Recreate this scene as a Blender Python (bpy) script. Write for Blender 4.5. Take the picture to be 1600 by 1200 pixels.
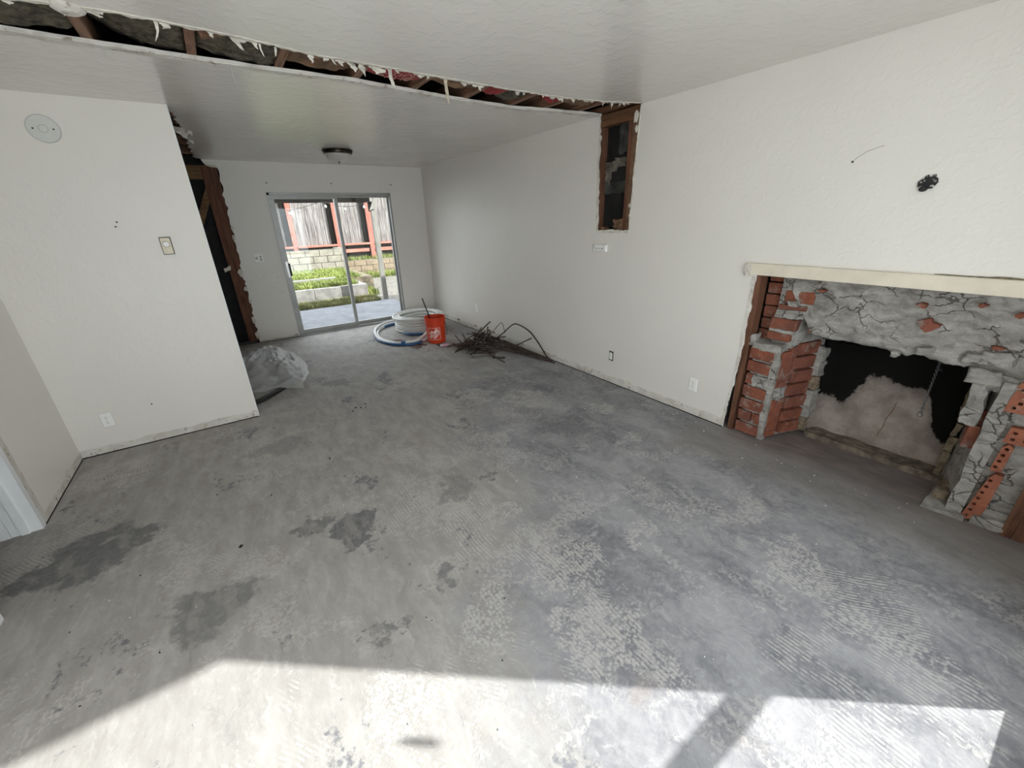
import bpy, bmesh, math, random
import numpy as np
from mathutils import Vector, Matrix, noise as mnoise

for o in list(bpy.data.objects):
    bpy.data.objects.remove(o, do_unlink=True)
SC = bpy.context.scene
COL = SC.collection
PI = math.pi

# ------------------------------------------------------------------ camera, world, sun, exposure
HCAM, XR, YB, YP, HC = 1.6348622, 3.0388377, 7.0551, 4.1358, 2.44
CR = [[0.8243483, 0.0305779, -0.5652565], [-0.2384302, 0.924402, -0.2977113], [0.5134208, 0.380192, 0.7693199]]
cam_d = bpy.data.cameras.new('camera')
cam = bpy.data.objects.new('camera', cam_d)
COL.objects.link(cam)
_r = Vector((CR[0][0], CR[0][2], -CR[0][1]))
_d = Vector((CR[1][0], CR[1][2], -CR[1][1]))
_f = Vector((CR[2][0], CR[2][2], -CR[2][1]))
cam.matrix_world = Matrix(((_r.x, -_d.x, -_f.x, 0), (_r.y, -_d.y, -_f.y, 0), (_r.z, -_d.z, -_f.z, HCAM), (0, 0, 0, 1)))
cam_d.sensor_fit = 'HORIZONTAL'
cam_d.sensor_width = 36.0
cam_d.lens = 632.5814 / 1600 * 36.0
cam_d.clip_start = 0.02
cam_d.clip_end = 200
SC.camera = cam

world = bpy.data.worlds.new('sky')
SC.world = world
world.use_nodes = True
bg = world.node_tree.nodes['Background']
bg.inputs[0].default_value = (0.90, 0.94, 1.0, 1)
bg.inputs[1].default_value = 4.5

sun_d = bpy.data.lights.new('sun', 'SUN')
sun_d.energy = 12.5
sun_d.angle = math.radians(0.65)
sun_d.color = (1.0, 0.985, 0.97)
sun = bpy.data.objects.new('sun', sun_d)
COL.objects.link(sun)
sun.location = (8, -8, 8)
CSUN = 1.03
SDIR = Vector((-0.7777, 0.6287, -0.6287 / CSUN)).normalized()
sun.rotation_euler = SDIR.to_track_quat('-Z', 'Y').to_euler()

SC.view_settings.view_transform = 'Standard'
SC.view_settings.look = 'None'
SC.view_settings.gamma = 1
SC.view_settings.use_curve_mapping = False
SC.view_settings.exposure = 0.14
try:
    SC.cycles.use_denoising = True
    SC.cycles.max_bounces = 12
    SC.cycles.diffuse_bounces = 7
    SC.cycles.glossy_bounces = 4
    SC.cycles.transparent_max_bounces = 12
    SC.cycles.caustics_reflective = False
    SC.cycles.caustics_refractive = False
    SC.cycles.sample_clamp_indirect = 8
except Exception:
    pass

# ------------------------------------------------------------------ node helper
class NT:
    def __init__(s, name):
        s.m = bpy.data.materials.new(name)
        s.m.use_nodes = True
        s.t = s.m.node_tree
        s.b = s.t.nodes['Principled BSDF']
        s.out = s.t.nodes['Material Output']
        s.tc = None
    def n(s, typ, **kw):
        nd = s.t.nodes.new(typ)
        for k, v in kw.items():
            setattr(nd, k, v)
        return nd
    def put(s, sock, v):
        if isinstance(v, (int, float)):
            sock.default_value = v
        elif isinstance(v, (tuple, list)):
            if len(sock.default_value) == 4 and len(v) == 3:
                v = (*v, 1)
            sock.default_value = v
        else:
            s.t.links.new(v, sock)
    def P(s, kind='Object'):
        if s.tc is None:
            s.tc = s.n('ShaderNodeTexCoord')
        return s.tc.outputs[kind]
    def world(s):
        return s.n('ShaderNodeNewGeometry').outputs['Position']
    def vm(s, op, a, b=None, scale=None):
        nd = s.n('ShaderNodeVectorMath', operation=op)
        s.put(nd.inputs[0], a)
        if b is not None:
            s.put(nd.inputs[1], b)
        if scale is not None:
            s.put(nd.inputs['Scale'], scale)
        return nd.outputs['Value'] if op in ('LENGTH', 'DISTANCE', 'DOT_PRODUCT') else nd.outputs['Vector']
    def xyz(s, v):
        nd = s.n('ShaderNodeSeparateXYZ')
        s.put(nd.inputs[0], v)
        return nd.outputs
    def noise(s, vec, scale, detail=4, rough=0.55, dist=0.0, col=False):
        nd = s.n('ShaderNodeTexNoise')
        s.put(nd.inputs['Vector'], vec)
        nd.inputs['Scale'].default_value = scale
        nd.inputs['Detail'].default_value = detail
        nd.inputs['Roughness'].default_value = rough
        nd.inputs['Distortion'].default_value = dist
        return nd.outputs['Color' if col else 'Fac']
    def voro(s, vec, scale, feature='F1', rnd=1.0):
        nd = s.n('ShaderNodeTexVoronoi', feature=feature)
        s.put(nd.inputs['Vector'], vec)
        nd.inputs['Scale'].default_value = scale
        nd.inputs['Randomness'].default_value = rnd
        return nd
    def m_(s, op, a, b=0.0, clamp=False):
        nd = s.n('ShaderNodeMath', operation=op)
        nd.use_clamp = clamp
        s.put(nd.inputs[0], a)
        s.put(nd.inputs[1], b)
        return nd.outputs[0]
    def add(s, a, b): return s.m_('ADD', a, b)
    def mul(s, a, b): return s.m_('MULTIPLY', a, b)
    def sub(s, a, b): return s.m_('SUBTRACT', a, b)
    def step(s, v, lo, hi):
        nd = s.n('ShaderNodeMapRange', interpolation_type='SMOOTHSTEP')
        s.put(nd.inputs[0], v)
        if lo <= hi:
            nd.inputs[1].default_value = lo
            nd.inputs[2].default_value = hi
        else:
            nd.inputs[1].default_value = hi
            nd.inputs[2].default_value = lo
            nd.inputs[3].default_value = 1
            nd.inputs[4].default_value = 0
        return nd.outputs[0]
    def mix(s, f, a, b, mode='MIX'):
        nd = s.n('ShaderNodeMix', data_type='RGBA', blend_type=mode)
        s.put(nd.inputs[0], f)
        s.put(nd.inputs[6], a)
        s.put(nd.inputs[7], b)
        return nd.outputs[2]
    def mapping(s, vec, loc=(0, 0, 0), rot=(0, 0, 0), sc=(1, 1, 1)):
        nd = s.n('ShaderNodeMapping')
        s.put(nd.inputs[0], vec)
        nd.inputs[1].default_value = loc
        nd.inputs[2].default_value = rot
        nd.inputs[3].default_value = sc
        return nd.outputs[0]
    def bump(s, h, strength=0.3, dist=0.01):
        nd = s.n('ShaderNodeBump')
        nd.inputs['Strength'].default_value = strength
        nd.inputs['Distance'].default_value = dist
        s.put(nd.inputs['Height'], h)
        s.t.links.new(nd.outputs[0], s.b.inputs['Normal'])
    def col(s, c, rough=0.6, metal=0.0, spec=None):
        s.put(s.b.inputs['Base Color'], c)
        s.put(s.b.inputs['Roughness'], rough)
        s.b.inputs['Metallic'].default_value = metal
        if spec is not None:
            s.b.inputs['Specular IOR Level'].default_value = spec
        return s

M = {}
def simple(name, c, rough=0.6, metal=0.0, var=0.15, scale=8.0, bump=0.0, bscale=60.0, spec=None, c2=None, stretch=(1, 1, 1)):
    k = NT(name)
    p = k.mapping(k.world(), sc=stretch)
    nz = k.noise(p, scale, 5, 0.6)
    c2 = c2 or tuple(max(0, v * (1 - 2 * var)) for v in c)
    k.col(k.mix(k.step(nz, 0.3, 0.7), c2, tuple(min(1, v * (1 + var * .4)) for v in c)), rough, metal, spec)
    if bump:
        k.bump(k.noise(p, bscale, 4, 0.6), bump, 0.01)
    M[name] = k.m
    return k.m

# painted wallboard with orange peel texture
def paint(name, c, rough, bump, scale):
    k = NT(name)
    p = k.world()
    big = k.noise(p, 1.1, 3)
    k.col(k.mix(k.step(big, 0.3, 0.75), tuple(v * .965 for v in c), c), k.add(k.mul(k.noise(p, 2.2, 3), 0.14), rough - 0.07))
    a = k.noise(p, scale, 4, 0.6)
    b = k.step(k.noise(p, scale * .35, 5, 0.55), 0.47, 0.60)
    k.bump(k.add(k.mul(a, 0.6), k.mul(b, 0.5)), bump, 0.004)
    M[name] = k.m
    return k.m
paint('wall_paint', (0.79, 0.757, 0.708), 0.40, 0.30, 55)
paint('ceiling_paint', (0.715, 0.683, 0.632), 0.22, 0.50, 34)

# bare concrete floor with old adhesive film, thinset ridges and stains
def floor_mat():
    k = NT('floor_concrete')
    P = k.world()
    x, y, z = k.xyz(P)
    warp = k.noise(P, 3.0, 4, 0.6, col=True)
    W = k.vm('ADD', P, k.vm('SCALE', k.vm('SUBTRACT', warp, (0.5, 0.5, 0.5)), scale=0.35))
    n1 = k.noise(P, 0.9, 4, 0.6)
    n2 = k.noise(k.mapping(W, rot=(0, 0, 0.5), sc=(1.0, 0.55, 1)), 3.2, 8, 0.66)
    n3 = k.noise(P, 26, 5, 0.68)
    n4 = k.noise(k.mapping(P, rot=(0, 0, 0.35), sc=(1, 0.35, 1)), 11, 6, 0.65)
    base = k.mix(k.step(n2, 0.33, 0.66), (0.140, 0.139, 0.156), (0.305, 0.298, 0.312))
    base = k.mix(k.mul(k.step(n3, 0.35, 0.75), 0.35), base, (0.42, 0.41, 0.40))
    # smooth warm skim coat towards the left and the middle of the room
    g = k.add(k.sub(k.sub(x, k.mul(y, 0.50)), 0.16), k.mul(k.sub(n1, 0.5), 2.2))
    g = k.add(g, k.mul(k.sub(n2, 0.5), 1.4))
    film = k.step(g, 0.22, -0.30)
    holes = k.step(k.add(k.mul(n2, 0.75), k.mul(n3, 0.25)), 0.385, 0.43)
    film = k.mul(film, k.add(k.mul(holes, 0.85), 0.10))
    fcol = k.mix(k.step(n4, 0.3, 0.75), (0.300, 0.282, 0.265), (0.405, 0.385, 0.365))
    c = k.mix(film, base, fcol)
    # fine drag marks left by scraping
    st = k.noise(k.mapping(W, rot=(0, 0, 0.25), sc=(1.0, 0.16, 1)), 30, 5, 0.7)
    st2 = k.noise(k.mapping(W, rot=(0, 0, 1.1), sc=(1.0, 0.16, 1)), 24, 5, 0.7)
    c = k.mix(k.mul(k.step(st, 0.52, 0.70), 0.34), c, (0.50, 0.485, 0.47))
    c = k.mix(k.mul(k.step(st2, 0.56, 0.70), 0.30), c, (0.17, 0.165, 0.17))
    # ridged thinset residue
    rx = k.add(k.mul(x, 1.0), k.mul(k.sub(k.noise(P, 2.0, 3), 0.5), 0.10))
    ridA = k.step(k.m_('SINE', k.mul(rx, 330.0)), -0.35, 0.35)
    rb = k.add(k.mul(x, 0.80), k.mul(y, 0.60))
    rb = k.add(rb, k.mul(k.sub(k.noise(P, 1.7, 3), 0.5), 0.10))
    ridB = k.step(k.m_('SINE', k.mul(rb, 380.0)), -0.35, 0.35)
    zone = k.noise(k.mapping(W, loc=(3.1, 1.7, 0)), 1.45, 5, 0.6)
    zx = k.mul(k.step(x, 0.15, 0.65), k.step(x, 2.55, 2.1))
    zA = k.mul(k.mul(k.step(zone, 0.53, 0.60), zx), k.step(y, 3.2, 2.4))
    zB = k.mul(k.step(k.noise(k.mapping(W, loc=(9, 4, 0)), 1.5, 5, 0.6), 0.56, 0.63), k.step(x, 2.6, 2.2))
    speck = k.step(k.add(k.mul(k.noise(P, 38, 5, 0.62), .6), k.mul(k.noise(P, 9, 3, 0.6), .4)), 0.44, 0.54)
    ridge = k.m_('MAXIMUM', k.mul(k.mul(zA, ridA), speck), k.mul(k.mul(zB, ridB), speck))
    patch = k.mul(k.step(k.noise(k.mapping(W, loc=(5, 8, 0)), 2.4, 8, 0.72), 0.535, 0.59), k.step(k.noise(P, 48, 5, 0.65), 0.43, 0.55))
    patch = k.mul(patch, k.step(x, 2.9, 2.4))
    res = k.m_('MAXIMUM', ridge, k.mul(patch, 0.75))
    # larger islands of adhesive left at their own places
    wl = k.noise(P, 4.2, 8, 0.7, col=True)
    WL = k.vm('ADD', P, k.vm('SCALE', k.vm('SUBTRACT', wl, (0.5, 0.5, 0.5)), scale=0.75))
    isl = None
    for (bx, by, r) in ((1.10, 1.16, .19), (0.95, .76, .20), (1.95, .47, .16), (2.05, .55, .10), (0.82, 1.90, .13), (1.02, 1.62, .10), (0.60, 1.15, .13), (2.15, 2.95, .22), (1.75, 3.3, .18),
                        (2.30, 1.80, .09), (2.5, 2.35, .12), (-1.02, 3.70, .20), (1.45, 2.45, .13), (1.55, 1.05, .10), (-.95, 1.75, .10), (1.35, 4.1, .2)):
        v = k.step(k.vm('DISTANCE', WL, (bx, by, 0)), r * 1.2, r * 0.9)
        isl = v if isl is None else k.m_('MAXIMUM', isl, v)
    fine = k.step(k.add(k.mul(k.noise(P, 60, 4, 0.65), .65), k.mul(k.noise(P, 14, 3, 0.6), .35)), 0.455, 0.53)
    isl = k.mul(isl, k.add(k.mul(fine, 0.6), k.mul(k.mul(ridA, fine), 0.4)))
    res = k.m_('MAXIMUM', res, k.mul(isl, 1.15), )
    c = k.mix(k.m_('MINIMUM', k.mul(res, 0.66), 0.85), c, (0.50, 0.475, 0.455))
    # dark bare stains at their own places
    dark = None
    wn = k.noise(P, 5.5, 7, 0.68, col=True)
    WN = k.vm('ADD', P, k.vm('SCALE', k.vm('SUBTRACT', wn, (0.5, 0.5, 0.5)), scale=0.55))
    for (bx, by, r, s) in ((0.27, 2.08, .13, .9), (0.22, 1.93, .07, .9), (0.06, 2.22, .075, .75), (-0.41, 1.93, .17, .7), (-0.97, 2.74, .20, .85), (-1.17, 2.72, .12, .85),
                           (-0.77, 2.76, .10, .8), (0.17, 1.32, .06, .8), (0.52, 1.46, .07, .7), (0.9, 2.05, .13, .5), (2.0, 2.3, .2, .35), (0.7, 4.55, .12, .5), (0.0, 3.4, .15, .35)):
        d = k.vm('DISTANCE', WN, (bx, by, 0))
        v = k.mul(k.step(d, r * 1.25, r * 0.85), s)
        dark = v if dark is None else k.m_('MAXIMUM', dark, v)
    dark = k.mul(dark, k.add(k.mul(k.step(n4, 0.36, 0.50), 0.6), 0.4))
    c = k.mix(dark, c, k.mix(k.step(n3, 0.3, 0.8), (0.105, 0.105, 0.110), (0.20, 0.198, 0.20)))
    # rusty tint, dusty hearth strip, brick dust by the fireplace
    rust = k.mul(k.step(k.noise(k.mapping(P, loc=(2, 7, 0)), 1.9, 4), 0.63, 0.74), 0.28)
    c = k.mix(rust, c, (0.27, 0.19, 0.15))
    hd = k.mul(k.step(k.add(x, k.mul(k.sub(n1, .5), .6)), 2.45, 2.7), k.step(k.add(y, k.mul(k.sub(n2, .5), .3)), 1.75, 1.5))
    c = k.mix(k.mul(hd, 0.66), c, k.mix(k.step(n4, .25, .75), (0.195, 0.178, 0.168), (0.285, 0.262, 0.248)))
    red = k.mul(k.step(k.add(x, k.mul(k.sub(n2, .5), .5)), 2.85, 3.15), k.step(y, 1.55, 1.30))
    c = k.mix(k.mul(red, 0.80), c, k.mix(k.step(n4, .3, .7), (0.125, 0.100, 0.092), (0.225, 0.182, 0.165)))
    k.col(c, k.add(k.mul(n3, 0.25), 0.60), 0, 0.35)
    h = k.add(k.mul(res, 0.30), k.add(k.mul(n3, 0.28), k.mul(n4, 0.5)))
    h = k.add(h, k.mul(k.noise(P, 110, 4, 0.65), 0.22))
    h = k.add(h, k.mul(film, 0.25))
    k.bump(h, 0.55, 0.006)
    M['floor'] = k.m
floor_mat()

# raw torn wallboard edge / skim plaster
def raw_plaster():
    k = NT('raw_plaster')
    p = k.world()
    a = k.noise(p, 22, 6, 0.7)
    b = k.noise(p, 7, 4, 0.6)
    c = k.mix(k.step(b, .3, .7), (0.56, 0.52, 0.46), (0.72, 0.695, 0.65))
    c = k.mix(k.mul(k.step(a, 0.56, 0.66), 0.75), c, (0.24, 0.18, 0.13))
    k.col(c, 0.85)
    k.bump(a, 0.6, 0.006)
    M['raw'] = k.m
raw_plaster()
simple('cream', (0.74, 0.67, 0.55), 0.75, var=.06, scale=5, bump=0.15, bscale=30)
simple('paper_torn', (0.72, 0.68, 0.60), 0.85, var=.14, scale=20)
simple('white_gloss', (0.83, 0.84, 0.85), 0.35, var=.03, scale=4)
simple('outlet_white', (0.89, 0.88, 0.86), 0.35, var=.02)
simple('slot_dark', (0.03, 0.03, 0.03), 0.6)
simple('disc_grey', (0.66, 0.665, 0.63), 0.5, var=.03)
simple('disc_rim', (0.50, 0.50, 0.47), 0.5, var=.03)
simple('bronze', (0.33, 0.29, 0.22), 0.35, 0.55, var=.05)
simple('bronze_dark', (0.12, 0.10, 0.08), 0.4, 0.6, var=.05)
simple('black_metal', (0.018, 0.018, 0.02), 0.42, 0.3)
simple('dark_bronze', (0.055, 0.045, 0.038), 0.22, 0.9, var=.1)
simple('nickel', (0.45, 0.44, 0.42), 0.3, 0.9, var=.05)
simple('aluminium', (0.37, 0.37, 0.355), 0.45, 0.6, var=.06, scale=6)
simple('rust_steel', (0.085, 0.055, 0.043), 0.62, 0.25, var=.35, scale=30)
simple('grey_steel', (0.22, 0.21, 0.20), 0.42, 0.8, var=.25, scale=30)
simple('chain_steel', (0.14, 0.14, 0.14), 0.4, 0.8)
simple('pipe_white', (0.74, 0.74, 0.72), 0.38, var=.05)
simple('pipe_blue', (0.035, 0.12, 0.30), 0.4, var=.1)
simple('bucket_orange', (0.70, 0.055, 0.014), 0.38, var=.06)
simple('print_white', (0.85, 0.80, 0.76), 0.5, var=.02)
simple('tan_debris', (0.24, 0.20, 0.13), 0.8, var=.3, scale=40)
simple('black_rubber', (0.016, 0.016, 0.017), 0.45)
simple('label_pink', (0.62, 0.34, 0.45), 0.45, var=.1)
simple('strip_maroon', (0.155, 0.075, 0.065), 0.65, var=.2, scale=30)
simple('soot', (0.012, 0.011, 0.010), 0.8, var=.3, bump=.2)
simple('splinter_wood', (0.60, 0.52, 0.40), 0.8, var=.12, scale=25)
simple('black_paper', (0.009, 0.0085, 0.008), 0.8, var=.5, scale=6, bump=.5, bscale=9)
simple('firebrick', (0.25, 0.195, 0.135), 0.9, var=.25, scale=22, bump=.6, bscale=40)
simple('wool', (0.115, 0.096, 0.064), 0.95, var=.4, scale=28, bump=1.0, bscale=55)
simple('kraft_paper', (0.20, 0.112, 0.062), 0.75, var=.28, scale=9, bump=.3, bscale=20)
simple('red_paper', (0.34, 0.026, 0.030), 0.6, var=.25, scale=9, bump=.2, bscale=20)
simple('print_pink', (0.55, 0.30, 0.26), 0.6, var=.05)
simple('roof_dark', (0.05, 0.045, 0.04), 0.9)
simple('exterior', (0.42, 0.40, 0.36), 0.8, var=.1, bump=.3)
simple('dusty_white', (0.72, 0.72, 0.72), 0.8, var=.05)

def wood(name, c1, c2, scale=3.0, stretch=(12, 12, 1.2), rough=0.7, bump=.3):
    k = NT(name)
    p = k.mapping(k.world(), sc=stretch)
    n = k.noise(p, scale, 6, 0.6, 0.6)
    m2 = k.noise(k.world(), 4, 4)
    c = k.mix(k.step(n, 0.32, 0.68), c1, c2)
    c = k.mix(k.mul(k.step(m2, .5, .75), .4), c, tuple(v * .5 for v in c1))
    k.col(c, rough, spec=(.04 if 'beam' in name or 'fence' in name else .3))
    k.bump(n, bump, 0.004)
    M[name] = k.m
wood('stud_wood', (0.085, 0.036, 0.021), (0.175, 0.079, 0.046))
wood('joist_wood', (0.13, 0.065, 0.040), (0.26, 0.145, 0.092), stretch=(12, 1.2, 12))
wood('plate_wood', (0.10, 0.045, 0.022), (0.19, 0.095, 0.05), stretch=(12, 1.2, 12))
wood('header_wood', (0.13, 0.070, 0.032), (0.22, 0.13, 0.06), stretch=(1.2, 12, 12))
wood('fence_wood', (0.085, 0.072, 0.066), (0.27, 0.25, 0.238), scale=2.2, stretch=(16, 16, 0.8), rough=.85)
wood('fence_red', (0.25, 0.085, 0.064), (0.34, 0.150, 0.118), scale=2.2, stretch=(10, 10, 1), rough=.8)
wood('fence_rail', (0.26, 0.105, 0.080), (0.35, 0.18, 0.14), scale=2.2, stretch=(1, 10, 10), rough=.8)
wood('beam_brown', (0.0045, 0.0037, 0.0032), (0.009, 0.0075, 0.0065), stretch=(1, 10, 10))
wood('post_paint', (0.16, 0.15, 0.132), (0.22, 0.21, 0.185), stretch=(10, 10, 1))

def brick_mat():
    k = NT('brick_red')
    p = k.world()
    inf = k.n('ShaderNodeObjectInfo').outputs['Random']
    n = k.noise(p, 9, 5, .65)
    c = k.mix(k.step(n, .3, .7), (0.140, 0.042, 0.025), (0.285, 0.088, 0.044))
    c = k.mix(k.mul(inf, 0.45), c, (0.16, 0.06, 0.045))
    sm = k.noise(p, 16, 6, .7)
    c = k.mix(k.mul(k.step(sm, 0.52, 0.68), 0.7), c, (0.26, 0.225, 0.195))
    k.col(c, 0.88)
    k.bump(k.noise(p, 70, 5, .7), 0.6, 0.006)
    M['brick'] = k.m
    k = NT('brick_orange')
    n = k.noise(p := k.world(), 11, 5, .65)
    c = k.mix(k.step(n, .3, .7), (0.22, 0.072, 0.040), (0.36, 0.125, 0.070))
    c = k.mix(k.mul(k.step(k.noise(p, 18, 6, .7), 0.56, 0.68), 0.6), c, (0.36, 0.33, 0.30))
    k.col(c, 0.85)
    k.bump(k.noise(p, 70, 5, .7), 0.4, 0.005)
    M['brick_o'] = k.m
brick_mat()

def mortar_mat():
    k = NT('mortar_grey')
    p = k.world()
    w = k.vm('ADD', p, k.vm('SCALE', k.vm('SUBTRACT', k.noise(p, 7, 4, .6, col=True), (.5, .5, .5)), scale=0.12))
    n = k.noise(k.mapping(w, sc=(1, .5, 1.6)), 14, 6, .68)
    b = k.noise(p, 4, 4, .6)
    c = k.mix(k.step(n, .3, .7), (0.20, 0.187, 0.170), (0.40, 0.38, 0.352))
    c = k.mix(k.mul(k.step(b, .55, .72), .6), c, (0.47, 0.46, 0.44))
    cr = k.voro(k.mapping(w, sc=(1, .75, 1.25)), 9.5, 'DISTANCE_TO_EDGE').outputs['Distance']
    crm = k.mul(k.step(cr, 0.030, 0.008), k.step(k.noise(p, 6, 3), .46, .56))
    c = k.mix(k.mul(crm, .8), c, (0.07, 0.055, 0.045))
    k.col(c, 0.92)
    h = k.sub(k.add(k.mul(n, .9), k.mul(k.noise(p, 55, 4, .7), .35)), k.mul(crm, .8))
    k.bump(h, 0.9, 0.012)
    M['mortar'] = k.m
mortar_mat()

# rear panel of the firebox: pale ash bricks below, soot stain above
def firebox_mat():
    k = NT('firebox_back')
    p = k.world()
    x, y, z = k.xyz(p)
    n = k.noise(p, 6, 5, .62)
    nf = k.noise(p, 26, 6, .68)
    pale = k.mix(k.step(n, .3, .7), (0.22, 0.18, 0.157), (0.37, 0.32, 0.285))
    pale = k.mix(k.mul(k.step(nf, .52, .7), .5), pale, (0.21, 0.175, 0.15))
    # height of the soot line as a function of y (a hump in the middle)
    hump = k.mul(k.step(y, 0.93, 0.76), k.step(y, 0.34, 0.50))
    line = k.add(k.mul(hump, 0.33), 0.20)
    line = k.add(line, k.mul(k.step(y, .82, .98), 0.12))
    line = k.add(line, k.mul(k.sub(n, .5), 0.22))
    line = k.add(line, k.mul(k.sub(nf, .5), 0.10))
    soot = k.step(k.sub(z, line), -0.008, 0.022)
    haze = k.step(k.sub(z, line), -0.17, 0.05)
    c = k.mix(k.mul(haze, .55), pale, (0.075, 0.065, 0.06))
    c = k.mix(soot, c, (0.008, 0.0075, 0.007))
    # a crack running down the pale panel
    cy = k.add(k.add(y, k.mul(k.sub(z, 0.25), 0.16)), k.mul(k.sub(k.noise(p, 9, 3), .5), .05))
    crk = k.mul(k.step(k.m_('ABSOLUTE', k.sub(cy, 0.62)), 0.0045, 0.0015), k.mul(k.step(z, .10, .14), k.step(z, .42, .38)))
    c = k.mix(k.mul(crk, .8), c, (0.13, 0.065, 0.035))
    k.col(c, 0.95, spec=.1)
    k.bump(k.add(n, k.mul(nf, .4)), .4, .01)
    M['firebox'] = k.m
firebox_mat()

simple('curb', (0.21, 0.17, 0.13), 0.9, var=.3, scale=18, bump=.8, bscale=40)
def plastic_mat():
    k = NT('plastic_sheet')
    k.col((0.62, 0.63, 0.63), 0.28)
    tr = k.n('ShaderNodeBsdfTransparent')
    tl = k.n('ShaderNodeBsdfTranslucent')
    tl.inputs[0].default_value = (0.7, 0.71, 0.71, 1)
    m1 = k.n('ShaderNodeMixShader'); m1.inputs[0].default_value = 0.35
    m2 = k.n('ShaderNodeMixShader'); m2.inputs[0].default_value = 0.38
    k.t.links.new(k.b.outputs[0], m1.inputs[1]); k.t.links.new(tl.outputs[0], m1.inputs[2])
    k.t.links.new(m1.outputs[0], m2.inputs[1]); k.t.links.new(tr.outputs[0], m2.inputs[2])
    k.t.links.new(m2.outputs[0], k.out.inputs[0])
    k.bump(k.noise(k.world(), 14, 4, .6), .5, .02)
    M['plastic'] = k.m
plastic_mat()

def glass_mat(name, tint, refl=1.0):
    k = NT(name)
    tr = k.n('ShaderNodeBsdfTransparent'); tr.inputs[0].default_value = (*tint, 1)
    gl = k.n('ShaderNodeBsdfGlossy'); gl.inputs['Roughness'].default_value = 0.03
    lw = k.n('ShaderNodeLayerWeight'); lw.inputs[0].default_value = 0.5
    f = k.add(k.mul(k.m_('POWER', lw.outputs['Facing'], 5.0), 0.9 * refl), 0.04 * refl)
    mx = k.n('ShaderNodeMixShader')
    k.put(mx.inputs[0], f)
    k.t.links.new(tr.outputs[0], mx.inputs[1]); k.t.links.new(gl.outputs[0], mx.inputs[2])
    k.t.links.new(mx.outputs[0], k.out.inputs[0])
    M[name] = k.m
glass_mat('pane_glass', (0.93, 0.95, 0.94))
simple('lamp_glass', (0.55, 0.53, 0.50), 0.3, var=.05)

simple('patio_concrete', (0.17, 0.175, 0.195), 0.85, var=.15, scale=5, bump=.3)
simple('planter_concrete', (0.225, 0.212, 0.195), 0.9, var=.2, scale=6, bump=.4)
simple('block_concrete', (0.245, 0.225, 0.18), 0.9, var=.16, scale=5, bump=.4)
simple('block_warm', (0.235, 0.18, 0.12), 0.9, var=.16, scale=5, bump=.4)
simple('block_mortar', (0.08, 0.074, 0.062), 0.95, var=.1)
simple('soil', (0.16, 0.13, 0.085), 0.95, var=.3, scale=6, bump=.8, bscale=18)
simple('gravel_ground', (0.17, 0.155, 0.132), 0.95, var=.3, scale=14, bump=.9, bscale=22)
simple('grass', (0.21, 0.245, 0.05), 0.7, var=.3, scale=3, c2=(0.095, 0.125, 0.022))
simple('dry_grass', (0.21, 0.20, 0.075), 0.8, var=.3, scale=3, c2=(0.075, 0.085, 0.025))

# ------------------------------------------------------------------ geometry helpers
ORG = {}          # world origin of every object that may become a parent
rnd = random.Random(11)

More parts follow.
